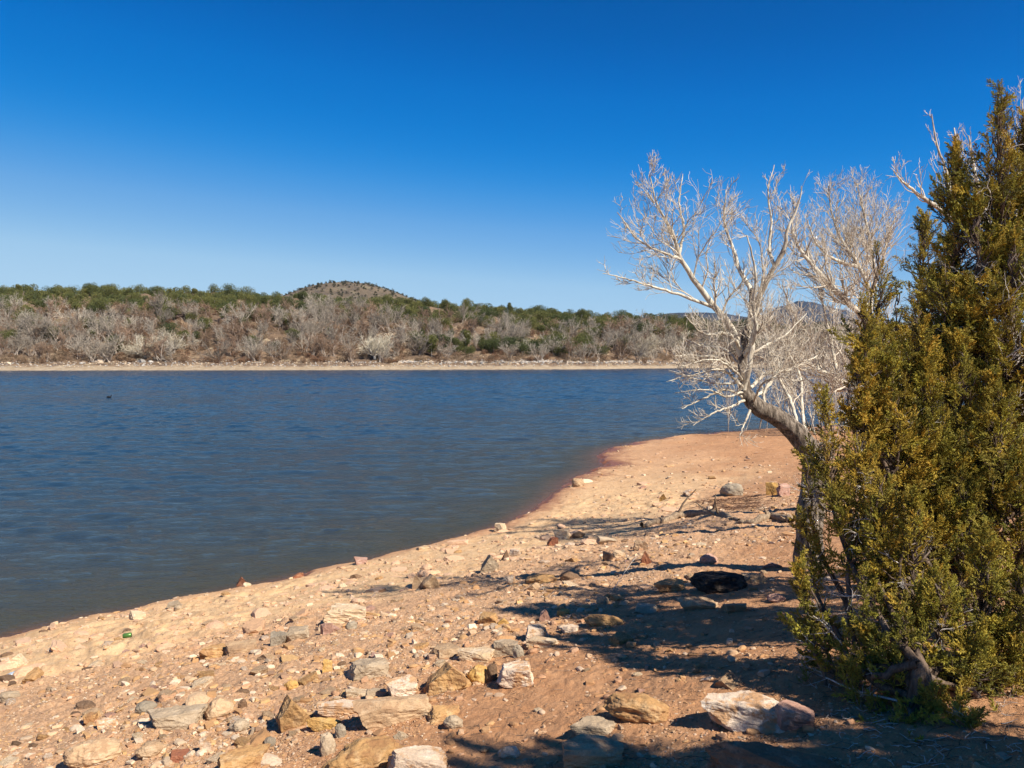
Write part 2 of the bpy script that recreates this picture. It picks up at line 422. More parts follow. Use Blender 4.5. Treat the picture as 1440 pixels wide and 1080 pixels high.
# ------------------------------------------------------------------ far bank
SKY = np.array([(-700, 400), (0, 411), (200, 414), (330, 418), (420, 424), (600, 432), (700, 438), (800, 444), (900, 451), (1000, 459), (1100, 464), (1200, 466), (1440, 470), (2200, 470)], float)
def shoreY(u): 
    px = 720 + F * u
    return np.interp(px, [-800, 0, 500, 800, 950, 1100, 1300, 2200], [300, 292, 308, 325, 365, 400, 440, 500]) + 3 * noise(np.stack([px * .02, px * 0], -1), 5)
def farz(u, t):
    u = np.asarray(u, float); t = np.asarray(t, float)
    px = 720 + F * u; sky = np.interp(px, SKY[:, 0], SKY[:, 1]); S = shoreY(u); Y = S + t
    y0 = HOR + EYE * F / S
    py = np.where(t < 13, y0 + (509.5 - y0) * sstep(-6, 13, t),
         np.where(t < 75, 509.5 + (sky + (505 - sky) * .42 - 509.5) * (np.clip(t - 13, 0, 62) / 62) ** .9, 0))
    rim = sky + (505 - sky) * .42
    py = np.where(t >= 75, rim + (sky - rim) * np.clip((t - 75) / 175, 0, 1) ** .75, py)
    z = EYE + (HOR - py) * Y / F
    zs = EYE + (HOR - sky) * (S + 250) / F
    z = np.where(t > 250, zs + np.clip(t - 250, 0, 600) * .01 - np.clip(t - 900, 0, 1e5) * .0008, z)
    z = np.where(t < 0, t * .2, z)
    gul = fbm(np.stack([u * 34, t * .035], -1), 4, 61)
    z = z + gul * 2.6 * sstep(18, 60, t) * sstep(2500, 300, t) + .5 * fbm(np.stack([u * 300, t * .3], -1), 3, 62) * sstep(2, 20, t)
    return z
u = np.linspace(-1.25, 1.25, 700); t = np.concatenate([np.linspace(-25, 0, 5)[:-1], np.linspace(0, 30, 26)[:-1], np.linspace(30, 270, 110)[:-1], np.geomspace(270, 14000, 40)])
U, T = np.meshgrid(u, t); Yf = shoreY(U) + T; Zf = farz(U, T)
m, nt, b = newmat('far_bank_soil'); v = tc(nt)
ta = N(nt, 'ShaderNodeAttribute', attribute_name='inland')
soil = mix(nt, ramp(nt, nz(nt, v, .12, 6, .65), [(.38, 0.), (.6, 1.)]), (.25, .165, .10), (.15, .10, .065))  # soil tones darkened to stand in for shade under the trees
soil = mix(nt, ramp(nt, nz(nt, v, .3, 5, .7), [(.5, 0.), (.6, 1.)]), soil, (.11, .075, .055))
soil = mix(nt, ramp(nt, nz(nt, v, .22, 4, .7), [(.58, 0.), (.66, 1.)]), soil, (.40, .31, .20))
beach = mix(nt, ramp(nt, nz(nt, v, .6, 6, .7), [(.4, 0.), (.62, 1.)]), (.34, .245, .155), (.44, .35, .25))
tt = math_(nt, 'ADD', ta.outputs['Fac'], math_(nt, 'MULTIPLY', nz(nt, v, .25, 3), 14))
col = mix(nt, ramp(nt, math_(nt, 'DIVIDE', tt, 40), [(.22, 0.), (.32, 1.)]), beach, soil)
L(nt, col, b.inputs['Base Color']); bump(nt, b, nz(nt, v, .8, 6, .7), 1, .8)
fb = mk('terrain', np.stack([U * Yf, Yf, Zf], -1).reshape(-1, 3), grid_faces(len(t), len(u)), m, attrs={'inland': T.ravel()})
tag(fb, 'brushy far bank of the lake rising to a wooded rim', kind='structure')

# hill (cinder-cone like knoll)
def radial_hill(name, cx, cy, z0, prof, sx, sy, mat, seed, amp, nr=90, na=220):
    a = np.linspace(0, 2 * math.pi, na, endpoint=False); r = np.linspace(0.002, 1, nr); Aa, R2 = np.meshgrid(a, r)
    h = np.interp(R2, [p[0] for p in prof], [p[1] for p in prof])
    nn = fbm(np.stack([np.cos(Aa) * R2 * 3, np.sin(Aa) * R2 * 3], -1) + seed, 5, seed)
    X = cx + sx * R2 * np.cos(Aa); Y = cy + sy * R2 * np.sin(Aa); Z = z0 + h + amp * nn * sstep(0, .5, R2) * sstep(1.05, .8, R2)
    o = mk(name, np.stack([X, Y, Z], -1).reshape(-1, 3), grid_faces(nr, na, True), mat)
    return o, (X, Y, Z, R2)
m, nt, b = newmat('hill_ground'); v = tc(nt)
col = mix(nt, ramp(nt, nz(nt, v, .02, 6, .65), [(.4, 0.), (.6, 1.)]), (.175, .13, .085), (.11, .082, .058))
col = mix(nt, ramp(nt, nz(nt, v, .07, 5, .7), [(.52, 0.), (.6, 1.)]), col, (.10, .08, .06))
col = mix(nt, ramp(nt, nz(nt, v, .045, 4, .7), [(.57, 0.), (.65, 1.)]), col, (.20, .165, .105))
L(nt, col, b.inputs['Base Color']); bump(nt, b, nz(nt, v, .06, 6, .7), 1, 6)
HY = 1500
hx = (492 - 720) / F * HY
zt = EYE + (HOR - 399) * HY / F; zb = EYE + (HOR - 432) * HY / F - 12
Hh = zt - zb
prof = [(0, Hh), (.12, Hh * .985), (.22, Hh * .95), (.34, Hh * .86), (.48, Hh * .70), (.62, Hh * .50), (.8, Hh * .25), (1, -10)]
hill, hd = radial_hill('hill', hx, HY, zb, prof, 178, 240, m, 4, 2.0)
tag(hill, 'rounded tan hill dotted with junipers beyond the far bank', kind='structure')

m2, nt, b = newmat('mountain_rock'); v = tc(nt)
col = mix(nt, ramp(nt, nz(nt, v, .004, 7, .7), [(.42, 0.), (.58, 1.)]), (.03, .038, .055), (.07, .075, .09))  # bluish tones put some of the distance haze into the rock colour
L(nt, col, b.inputs['Base Color']); bump(nt, b, nz(nt, v, .005, 8, .7), 1, 60)
def ridge(name, pts, Y, mat, seed, depth, rough, label):
    pts = np.array(pts, float); n = 260; px = np.linspace(pts[0, 0], pts[-1, 0], n); py = np.interp(px, pts[:, 0], pts[:, 1])
    py = py - rough * fbm(np.stack([px * .09, px * 0], -1), 5, seed) * sstep(0, 25, px - px[0]) * sstep(0, 25, px[-1] - px)
    x = (px - 720) / F * Y; z = EYE + (HOR - py) * Y / F; k = 40; s = np.linspace(-1, 1, k)
    Xx = np.repeat(x[None], k, 0); Yy = Y + s[:, None] * depth + 0 * Xx; pr = (1 - np.abs(s)) [:, None]
    zb = 0.0
    nn = 1 - np.abs(fbm(np.stack([Xx / depth * 5, Yy / depth * 2.5], -1), 5, seed + 3))
    Zz = zb + (z[None] - zb) * (pr ** .8) * (1 - (1 - pr) * .35 * (1 - nn))
    Zz[0] = Zz[-1] = -50
    o = mk(name, np.stack([Xx, Yy, Zz], -1).reshape(-1, 3), grid_faces(k, n), mat)
    return tag(o, label, kind='structure')
ridge('mountain', [(1000, 468), (1050, 450), (1080, 439), (1096, 430), (1112, 425), (1128, 422), (1146, 424), (1165, 430), (1190, 435), (1230, 446), (1300, 458), (1360, 470)], 9500, m2, 6, 1500, 1.6, 'distant blue craggy mountain')
ridge('mesa', [(880, 468), (915, 447), (932, 440), (950, 438.5), (990, 438.5), (1015, 439.5), (1060, 446), (1120, 458), (1180, 470)], 6000, m2, 9, 700, .35, 'low dark flat-topped mesa on the horizon')

# ------------------------------------------------------------------ vegetation materials
def bark_mat(name, a, b_, c, sc=1.0, furrow=1.0, attr=None):
    m, nt, b = newmat(name); v = tc(nt, (1, 1, .25)); v1 = tc(nt)
    n1 = nz(nt, v, 26 * sc, 6, .7); n2 = nz(nt, v1, 3.5 * sc, 4, .6)
    col = mix(nt, ramp(nt, n1, [(.38, 0.), (.6, 1.)]), b_, a); col = mix(nt, ramp(nt, n2, [(.5, 0.), (.68, .8)]), col, c)
    L(nt, col, b.inputs['Base Color']); bump(nt, b, n1, 1.0, .02 * furrow)
    return m
BK_trunk = bark_mat('cottonwood_bark', (.38, .31, .245), (.05, .036, .026), (.17, .125, .09), 1.0, 2.6)
BK_limb = bark_mat('pale_limb_bark', (.70, .65, .53), (.42, .35, .27), (.30, .23, .17), 1.2, .6)
BK_dead = bark_mat('silver_dead_wood', (.66, .60, .54), (.32, .28, .25), (.4, .36, .32), 1.2, .4)
BK_jun = bark_mat('juniper_bark', (.20, .14, .10), (.06, .04, .028), (.28, .22, .18), 1.5, .8)

def twig_mat(name, a, b_, rough=.8):
    m, nt, b = newmat(name); oi = N(nt, 'ShaderNodeObjectInfo'); ge = N(nt, 'ShaderNodeNewGeometry')
    L(nt, mix(nt, ge.outputs['Random Per Island'], a, b_), b.inputs['Base Color']); b.inputs['Roughness'].default_value = rough
    return m
TW = twig_mat('cottonwood_twigs', (.74, .66, .54), (.34, .27, .20))

# ------------------------------------------------------------------ cottonwoods
def limb(pts, K=14):
    """pts: (px,py,Y,radius_px)"""
    p = np.array(pts, float); P = at(p[:, 0], p[:, 1], p[:, 2]); r = p[:, 3] * p[:, 2] / F * np.where(p[:, 3] < 8, .68, .86)
    return resample(P, r, K)
def cottonwood(name, label, limbs, basei, counts, seed, trunkmat, upl=.18, twr=.0035, grp='bare cottonwood trees on the near shore', lens=(1, 1, 1), trunkn=1, droop=()):
    rg = np.random.default_rng(seed)
    K = 22; PL = [limb(l, K) for l in limbs]; P = np.stack([a for a, _ in PL]); R = np.stack([b for _, b in PL])
    # natural kinks
    kn = norm(rg.normal(size=P.shape)) * (R * .3 + .009)[..., None]; kn[:, 0] = 0; P = P + kn * .45
    base = P[0, 0].copy()
    root = empty(name, base, label, 'tree', grp)
    off = -base
    V, Q = tubes(P[:trunkn], R[:trunkn], 20)
    lump = fbm(V * 5.0, 4, seed)[:, None] * .022 * norm(V - np.repeat(P[:trunkn].reshape(-1, 3), 20, 0))
    mk('trunk', V + lump + off, Q, trunkmat, root)
    a = Acc(); V, Q = tubes(P[trunkn:], R[trunkn:], 9); a.add(V + off, Q)
    a.out('limbs', BK_limb, root)
    b = P[trunkn:], R[trunkn:]
    w = Acc()
    n1, n2, n3 = counts
    p1, r1 = grow(b[0], b[1], n1, .40, .7, upl, 9, .12, .5, .2, .0035, .15, rg, .95); p1r = r1 * .75
    p1b, r1b = grow(b[0][:, 4:], b[1][:, 4:], n1 // 2, .25, .9, upl * .8, 6, .1, .35, .2, .003, .1, rg)
    V, Q = tubes(p1, p1r, 5); w.add(V + off, Q); V, Q = tubes(p1b, r1b, 4); w.add(V + off, Q)
    p2, r2 = grow(p1, p1r, n2, .5, .65, upl * .9, 6, .1, .6, .2, .0028, .1, rg)
    V, Q = tubes(p2, r2, 4); w.add(V + off, Q)
    p3, r3 = grow(p2, r2, n3, .6, .6, upl * .7, 5, .1, .7, .22, twr * .75, .06, rg)
    p4, r4 = grow(p1b, r1b, n3 // 3, .5, .6, upl, 5, .1, .7, .22, twr * .75, .06, rg)
    for p, r in ((p3, r3), (p4, r4)):
        V, Q = tubes(p, r, 3); w.add(V + off, Q)
    w.out('crown', TW, root)
    return root

tb = ghit([1140], [792])[0]; Y1 = tb[1]
c1 = [
 # leaning trunk
 [(1139, 800, Y1, 27), (1137, 760, Y1, 22), (1143, 700, Y1 + .03, 21), (1148, 655, Y1 + .05, 20), (1128, 614, Y1 + .05, 17), (1092, 586, Y1, 13.5), (1062, 570, Y1 - .05, 11.5), (1048, 545, Y1 - .05, 10), (1045, 505, Y1 - .05, 8.5), (1050, 468, Y1, 7.5), (1056, 432, Y1, 6), (1058, 405, Y1 + .05, 4.5)],
 [(1046, 548, Y1 - .12, 6), (1053, 515, Y1 - .2, 5.5), (1060, 470, Y1 - .2, 4.6), (1066, 430, Y1 - .2, 3.4), (1075, 380, Y1 - .3, 1.6)],
 [(1046, 515, Y1 - .05, 6.5), (1030, 462, Y1 - .1, 7), (1003, 430, Y1 - .15, 6.5), (975, 392, Y1 - .2, 5.5), (957, 362, Y1 - .25, 4.5), (945, 325, Y1 - .3, 3.2), (925, 290, Y1 - .35, 2.2), (913, 245, Y1 - .4, 1)],
 [(960, 366, Y1 - .25, 3.5), (925, 352, Y1 - .3, 2.6), (895, 335, Y1 - .3, 1.8), (868, 298, Y1 - .3, .8)],
 [(955, 358, Y1 - .25, 3), (962, 320, Y1 - .1, 2.4), (955, 285, Y1, 1.6), (960, 245, Y1 + .1, .8)],
 [(1003, 432, Y1 - .15, 4), (960, 416, Y1 - .3, 3), (915, 402, Y1 - .45, 2.2), (880, 392, Y1 - .5, 1.5), (848, 384, Y1 - .5, .7)],
 [(1056, 445, Y1, 6), (1056, 410, Y1 + .1, 5), (1040, 380, Y1 + .2, 4.2), (1030, 345, Y1 + .25, 3), (1018, 310, Y1 + .3, 2), (1022, 270, Y1 + .3, .9)],
 [(1056, 445, Y1, 7), (1072, 410, Y1 - .1, 6), (1088, 378, Y1 - .2, 5.2), (1102, 352, Y1 - .25, 4.4), (1108, 320, Y1 - .3, 3.2), (1122, 290, Y1 - .3, 2), (1128, 262, Y1 - .35, .9)],
 [(1090, 376, Y1 - .2, 4), (1082, 350, Y1 - .1, 3.2), (1085, 310, Y1, 2.4), (1080, 270, Y1, 1.6), (1089, 232, Y1 + .05, .8)],
 [(1045, 505, Y1 - .05, 5), (1062, 470, Y1 - .3, 4.2), (1060, 430, Y1 - .4, 3.4), (1062, 380, Y1 - .5, 2.4), (1050, 330, Y1 - .6, 1.2)],
 # side limbs at the fork, low sprays over the water
 [(1050, 552, Y1 - .05, 3.6), (1030, 530, Y1 - .3, 3), (1010, 520, Y1 - .5, 2.4), (975, 527, Y1 - .7, 1.7), (937, 537, Y1 - .8, .8)],
 [(1048, 562, Y1 - .05, 3.2), (1028, 572, Y1 - .35, 2.6), (1005, 580, Y1 - .55, 1.8), (975, 598, Y1 - .6, .8)],
 [(1046, 530, Y1, 3.4), (1015, 505, Y1 - .2, 3.2), (975, 500, Y1 - .4, 2.2), (948, 500, Y1 - .5, 1)],
 [(1048, 500, Y1, 4), (1025, 470, Y1 - .3, 3), (990, 470, Y1 - .5, 2), (965, 445, Y1 - .6, 1)],
 [(1055, 545, Y1 + .1, 4), (1080, 525, Y1 + .3, 3.4), (1110, 520, Y1 + .5, 2.6), (1150, 500, Y1 + .7, 1.2)],
 [(1060, 560, Y1, 3.6), (1082, 540, Y1 + .2, 3.2), (1105, 500, Y1 + .3, 2.4), (1120, 460, Y1 + .4, 1.1)],
 [(1048, 560, Y1 - .05, 3), (1020, 548, Y1 - .2, 2.6), (990, 560, Y1 - .4, 1.8), (958, 575, Y1 - .5, .8)],
 [(1050, 540, Y1 - .05, 3), (1025, 515, Y1 - .5, 2.4), (1000, 505, Y1 - .8, 1.6), (960, 515, Y1 - 1, .8)],
 [(1058, 568, Y1, 3), (1050, 590, Y1 - .2, 2.2), (1045, 600, Y1 - .3, 1.4), (1040, 615, Y1 - .4, .7)],
 [(1080, 585, Y1, 3), (1075, 550, Y1 + .1, 2.6), (1095, 520, Y1 + .2, 1.8), (1090, 490, Y1 + .3, .8)],

 [(1046, 535, Y1 - .05, 2.6), (1020, 540, Y1 - .1, 2.2), (985, 535, Y1 + .1, 1.6), (940, 520, Y1 + .2, .7)],
 [(1046, 520, Y1, 2.6), (1018, 490, Y1 + .1, 2.2), (990, 488, Y1 + .2, 1.6), (960, 475, Y1 + .3, .7)],
 [(1046, 550, Y1 - .1, 2.6), (1022, 558, Y1 - .3, 2.2), (995, 548, Y1 - .5, 1.5), (950, 552, Y1 - .7, .7)],
 [(1052, 500, Y1, 3), (1078, 485, Y1 + .2, 2.4), (1105, 470, Y1 + .3, 1.7), (1135, 440, Y1 + .4, .8)],
 [(1060, 565, Y1 - .1, 2.6), (1072, 540, Y1 - .4, 2.1), (1100, 530, Y1 - .5, 1.5), (1130, 545, Y1 - .6, .7)],
 [(1125, 610, Y1, 4), (1110, 560, Y1 + .3, 3.4), (1090, 520, Y1 + .5, 2.6), (1075, 470, Y1 + .6, 1.2)],
 [(1140, 640, Y1, 4), (1128, 580, Y1 + .4, 3.5), (1125, 530, Y1 + .6, 2.6), (1100, 480, Y1 + .8, 1.2)],
]
cottonwood('cottonwood_tree', 'pale bare cottonwood leaning out over the water with a thick bent trunk', c1, 0, (165, 950, 3300), 11, [BK_trunk], .13, .0034)
Y2 = 14.0
c2 = [
 [(1262, 690, Y2, 20), (1250, 610, Y2, 16), (1238, 540, Y2, 14), (1228, 480, Y2, 11), (1215, 440, Y2, 9)],
 [(1240, 560, Y2, 9), (1200, 545, Y2 - .3, 7), (1160, 525, Y2 - .6, 6), (1120, 500, Y2 - .8, 4.5), (1085, 465, Y2 - 1, 3), (1060, 430, Y2 - 1.1, 1.2)],
 [(1218, 450, Y2, 7), (1195, 428, Y2 - .2, 6), (1168, 400, Y2 - .4, 5), (1140, 370, Y2 - .5, 4), (1118, 338, Y2 - .6, 2.8), (1112, 300, Y2 - .6, 1)],
 [(1222, 455, Y2, 6), (1222, 410, Y2 + .2, 5), (1205, 370, Y2 + .3, 4), (1185, 340, Y2 + .3, 3), (1170, 300, Y2 + .3, 2), (1165, 262, Y2 + .3, 1)],
 [(1215, 440, Y2, 5), (1230, 400, Y2 + .4, 4), (1225, 350, Y2 + .5, 3), (1215, 300, Y2 + .6, 2), (1205, 258, Y2 + .7, 1)],
 [(1225, 410, Y2, 4), (1240, 370, Y2 - .4, 3.4), (1250, 330, Y2 - .5, 2.4), (1262, 300, Y2 - .5, 1)],
 [(1205, 375, Y2 + .3, 4), (1175, 365, Y2, 3), (1150, 345, Y2 - .2, 2), (1135, 310, Y2 - .3, 1)],
 [(1150, 520, Y2 - .6, 4), (1140, 480, Y2 - .7, 3.2), (1115, 440, Y2 - .8, 2.2), (1100, 400, Y2 - .9, 1)],
 [(1180, 535, Y2 - .4, 4), (1170, 490, Y2 - .2, 3.4), (1160, 440, Y2, 2.4), (1150, 400, Y2, 1)],
 [(1120, 505, Y2 - .8, 3.4), (1080, 505, Y2 - 1, 2.4), (1040, 490, Y2 - 1.2, 1)],
]
cottonwood('cottonwood_tree', 'bare whitish cottonwood with a dense fan of twigs rising behind the junipers', c2, 0, (240, 1500, 4300), 12, [BK_trunk], .16, .0048)
Y3 = 10.5
c3 = [
 [(1440, 800, Y3, 20), (1432, 600, Y3, 17), (1420, 450, Y3, 14), (1400, 370, Y3, 11), (1372, 325, Y3, 8)],
 [(1378, 330, Y3, 7), (1345, 312, Y3, 6), (1318, 292, Y3 - .1, 4.8), (1290, 272, Y3 - .2, 3.4), (1270, 256, Y3 - .3, 2.2), (1256, 240, Y3 - .3, 1)],
 [(1345, 312, Y3, 5), (1335, 280, Y3, 4.4), (1332, 245, Y3 + .1, 3.0), (1318, 205, Y3 + .1, 2), (1310, 160, Y3 + .1, 1)],
 [(1333, 262, Y3, 4), (1348, 225, Y3 + .2, 3), (1342, 180, Y3 + .3, 1.2)],
 [(1395, 365, Y3, 6), (1385, 300, Y3, 5), (1370, 240, Y3, 3.4), (1362, 190, Y3, 1.2)],
 [(1415, 430, Y3, 6), (1430, 330, Y3 + .3, 5), (1440, 230, Y3 + .4, 3.4), (1438, 140, Y3 + .4, 1.2)],
]
cottonwood('cottonwood_tree', 'bare silvery crooked tree standing above and behind the tallest juniper', c3, 0, (60, 240, 420), 13, [BK_dead], .2, .0055)
# pale thicket on the spit
def thicket(label, px, Y, hgt, n, seed, spread, grp):
    rg = np.random.default_rng(seed); bx = (px - 720) / F * Y; base = np.array([bx, Y, float(hbase(np.array([bx]), np.array([Y]))[0]) - .05])
    k = n; K = 8; P = np.zeros((k, K, 3)); a = rg.random(k) * 6.28; lean = rg.random(k) * .55
    P[:, 0, :2] = rg.normal(size=(k, 2)) * spread * .18; d = np.stack([np.cos(a) * lean, np.sin(a) * lean, np.ones(k)], 1); hh = hgt * (.6 + .5 * rg.random(k))
    for i in range(1, K):
        d = norm(d + .1 * rg.normal(size=(k, 3))); P[:, i] = P[:, i - 1] + d * (hh / (K - 1))[:, None]
    R = (.012 + .03 * rg.random(k))[:, None] * (1 - .8 * np.linspace(0, 1, K)[None])
    root = empty('willow_thicket', base, label, 'shrub', grp); V, Q = tubes(P, R, 5); mk('trunk', V, Q, BK_limb, root)
    w = Acc(); p1, r1 = grow(P, R, k * 18, .35, .6, .15, 6, .15, .5, .2, .008, .2, rg); V, Q = tubes(p1, r1, 3); w.add(V, Q)
    p2, r2 = grow(p1, r1, k * 60, .45, .6, .1, 5, .1, .7, .2, .007, .15, rg); V, Q = tubes(p2, r2, 3); w.add(V, Q)
    w.out('crown', TW, root)
for i, (px, Y, hg, n, lab) in enumerate([(1095, 44, 4.4, 16, 'pale bare thicket on the spit seen through the leaning cottonwood'), (1150, 42, 5.2, 18, 'tall pale bare thicket on the spit between the cottonwood and the junipers'), (1195, 38, 5.6, 16, 'pale bare thicket on the spit just left of the juniper edge'), (1250, 40, 6.0, 16, 'bare thicket on the spit hidden mostly behind the junipers')]):
    thicket(lab, px, Y, hg, n, 40 + i, 6.5, 'bare thickets on the spit')

# ------------------------------------------------------------------ near junipers
def plume_template(rg, length=.22):
    """one foliage plume along +Z: sprays of thin scale-leaf twiglets (open 3-sided spikes)"""
    ns = 17; base = []; dirs = []; lens = []
    for s in range(ns):
        t = (s + .4 * rg.random()) / ns; z = t * length * .92; a = s * 2.4 + rg.random(); wid = .055 * (1 - t) ** .7 + .012
        sd = norm(np.array([math.cos(a), math.sin(a), .75 + .5 * rg.random() + t]))
        sl = wid * (.8 + .4 * rg.random()) * 1.15; p0 = np.array([0, 0, z]) + rg.normal(size=3) * .004
        nt_ = 13
        for k in range(nt_):
            f = (k + .5) / nt_; b = p0 + sd * sl * f; dv = norm(sd + .75 * norm(rg.normal(size=3)))
            base.append(b); dirs.append(dv); lens.append((.010 + .013 * rg.random()) * (1.1 - .4 * f))
    B = np.array(base); Dv = np.array(dirs); Ln = np.array(lens)
    up = norm(np.cross(Dv, norm(rg.normal(size=Dv.shape)))); w2 = np.cross(Dv, up); r = .0026 + .0012 * rg.random(len(B))
    vs = []
    mid = B + Dv * Ln[:, None] * .12
    for k in range(3):
        a = 2.094 * k; o = (math.cos(a) * up + math.sin(a) * w2) * r[:, None]; vs.append(mid + o)
    vs.append(B + Dv * Ln[:, None] * 1.15)
    V = np.stack(vs, 1).reshape(-1, 3); n = np.arange(len(B))[:, None] * 4
    Fc = np.concatenate([n + np.array([[0, 1, 3]]), n + np.array([[1, 2, 3]]), n + np.array([[2, 0, 3]])])
    tip = np.repeat(np.clip(B[:, 2] / length, 0, 1), 4)
    return V, Fc, tip
PT = [plume_template(np.random.default_rng(100 + i)) for i in range(8)]
def leaf_mat():
    m, nt, b = newmat('juniper_scale_leaves'); at_ = N(nt, 'ShaderNodeAttribute', attribute_name='leafcol'); ge = N(nt, 'ShaderNodeNewGeometry')
    hs = N(nt, 'ShaderNodeHueSaturation'); L(nt, at_.outputs['Color'], hs.inputs['Color']); L(nt, math_(nt, 'ADD', math_(nt, 'MULTIPLY', ge.outputs['Random Per Island'], .7), .65), hs.inputs['Value'])
    L(nt, hs.outputs[0], b.inputs['Base Color']); b.inputs['Roughness'].default_value = .65
    tr = N(nt, 'ShaderNodeBsdfTranslucent'); L(nt, hs.outputs[0], tr.inputs[0]); mx = N(nt, 'ShaderNodeMixShader'); mx.inputs[0].default_value = .32
    out = nt.nodes['Material Output']; L(nt, b.outputs[0], mx.inputs[1]); L(nt, tr.outputs[0], mx.inputs[2]); L(nt, mx.outputs[0], out.inputs[0])
    return m
LM = leaf_mat()
GREEN = np.array([.36, .315, .05]); DARK = np.array([.135, .13, .03]); GOLD = np.array([.62, .41, .065]); OLIVE = np.array([.46, .39, .06])
def juniper(name, label, base_px, Yb, lobes, seed, dens=1.0, trunk_r=.09):
    rg = np.random.default_rng(seed); base = ghit([base_px[0]], [base_px[1]])[0]; base[2] -= .04
    root = empty(name, base, label, 'tree', 'junipers on the near shore')
    tw = Acc(); fo = Acc(); dead = Acc(); limbs = []; limbr = []
    tp = []
    for (tx, ty, bx, by, Y, rp, gold, *ld) in lobes:
        T = at(tx, ty, Y); B = at(bx, by, Y); ax = T - B; Lg = np.linalg.norm(ax); r = rp * 1.02 * Y / F
        # limb from the trunk base curving into the lobe
        start = base + np.array([0, 0, .04 + .22 * rg.random()])
        mid = (start + B) / 2 + np.array([0, 0, -.08]) + .08 * rg.normal(size=3)
        P, R = resample([start, mid, B, B + ax * .45 + .03 * rg.normal(size=3), B + ax * .9], [trunk_r * .42, trunk_r * .27, .013, .008, .003], 18)
        P[1:] += rg.normal(size=P[1:].shape) * .008
        limbs.append(P); limbr.append(R)
        n = int((ld[0] if ld else 1) * dens * (r * 11) ** 1.3 * Lg * 66) + 16
        t = rg.random(n) ** 1.1; prof = np.interp(t, [0, .12, .3, .6, .85, 1], [.6, .92, 1, .66, .34, .05])
        a = rg.random(n) * 6.283; rr = (.25 + .75 * rg.random(n) ** .6) * prof * r
        lum = 1 + .55 * noise(np.stack([np.cos(a) * 2 + tx, t * Lg * 6, np.sin(a) * 2], -1), seed)
        rr = rr * lum
        out = np.stack([np.cos(a), np.sin(a), 0 * a], 1)
        pos = B + ax * t[:, None] + out * rr[:, None]
        cl = noise(pos * 8.0, seed + 3) + .6 * noise(pos * 3.2, seed + 4); keep = cl > -.07 - .25 * rg.random(n); pos, out, t, rr = pos[keep], out[keep], t[keep], rr[keep]; n = len(pos)
        dirn = norm(out * (.95 - .3 * t[:, None]) + ax / Lg * (.5 + .9 * t[:, None]) + .5 * rg.normal(size=(n, 3)))
        sc = (.38 + .85 * rg.random(n) ** 1.5) * (1.05 - .35 * t)
        start_ = pos - dirn * (.11 * sc)[:, None]
        # plumes
        x = norm(np.cross(dirn, norm(rg.normal(size=(n, 3))))); y = np.cross(dirn, x)
        gz_ = np.clip(gold * .8 + .35 * rg.normal(size=n) + .35 * noise(pos * 3.5, 77), 0, 1)[:, None]
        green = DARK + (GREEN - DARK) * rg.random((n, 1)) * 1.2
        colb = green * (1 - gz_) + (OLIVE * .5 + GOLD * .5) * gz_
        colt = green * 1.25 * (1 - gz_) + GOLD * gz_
        var = rg.integers(0, len(PT), n)
        for k in range(len(PT)):
            s = var == k
            if not s.any(): continue
            Vt, Ft, tip = PT[k]; M = np.stack([x[s], y[s], dirn[s]], 1) * sc[s][:, None, None]
            V = np.einsum('vj,njk->nvk', Vt, M) + start_[s][:, None, :] - base
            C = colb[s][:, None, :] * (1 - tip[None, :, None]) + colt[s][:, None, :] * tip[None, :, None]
            nv = len(Vt); m_ = int(s.sum()); Fa = (Ft[None] + (np.arange(m_) * nv)[:, None, None]).reshape(-1, 3)
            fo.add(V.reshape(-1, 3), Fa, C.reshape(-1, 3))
        # twigs that carry the plumes
        K = 5; q = rg.random(n) < .75; nn = int(q.sum()); tt = np.clip(t[q] - .12 - .1 * rg.random(nn), -.05, 1)
        A0 = B + ax * tt[:, None]; E = pos[q]; Pq = A0[:, None] * (1 - np.linspace(0, 1, K))[None, :, None] + E[:, None] * np.linspace(0, 1, K)[None, :, None]
        Pq[:, 1:-1] += rg.normal(size=(nn, K - 2, 3)) * .012; Rq = (.003 + .0045 * rg.random(nn))[:, None] * (1 - .6 * np.linspace(0, 1, K))[None]
        V, Q = tubes(Pq, Rq, 4); tw.add(V - base, Q)
    P = np.stack(limbs); R = np.stack(limbr)
    V, Q = tubes(P, R, 8); tw.add(V - base, Q)
    # short stem
    tP, tR = resample([base + np.array([0, 0, -.1]), base + np.array([.02, 0, .15]), base + np.array([.02, .03, .24]), base + np.array([.03, .05, .33])], [trunk_r * 1.25, trunk_r, trunk_r * .7, trunk_r * .08], 12)
    V, Q = tubes(tP[None], tR[None], 14); V = V + .012 * fbm(V * 14, 3, 5)[:, None] * norm(V - base - np.array([0, 0, 1e-3])); tw.add(V - base, Q)
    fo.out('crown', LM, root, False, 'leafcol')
    # bare grey twigs
    p1, r1 = grow(P[:, :15], R[:, :15], int(9 * len(lobes)), .2, 1.0, .0, 7, .3, .45, .22, .003, .12, rg, 1.0); r1 = np.minimum(r1, .0042); V, Q = tubes(p1, r1, 4); dead.add(V - base, Q)
    p2, r2 = grow(p1, r1, int(60 * len(lobes)), .4, .8, .02, 5, .1, .7, .25, .0013, .05, rg); V, Q = tubes(p2, r2, 3); dead.add(V - base, Q)
    nq = sum(len(f) for f in tw.F[4]); tw.add(np.concatenate(dead.V), np.concatenate(dead.F[4])); nd = sum(len(f) for f in tw.F[4]); mi = np.zeros(nd); mi[nq:] = 1
    mk('trunk', np.concatenate(tw.V), np.concatenate(tw.F[4]), [BK_jun, BK_dead], root, midx=mi)
    return root
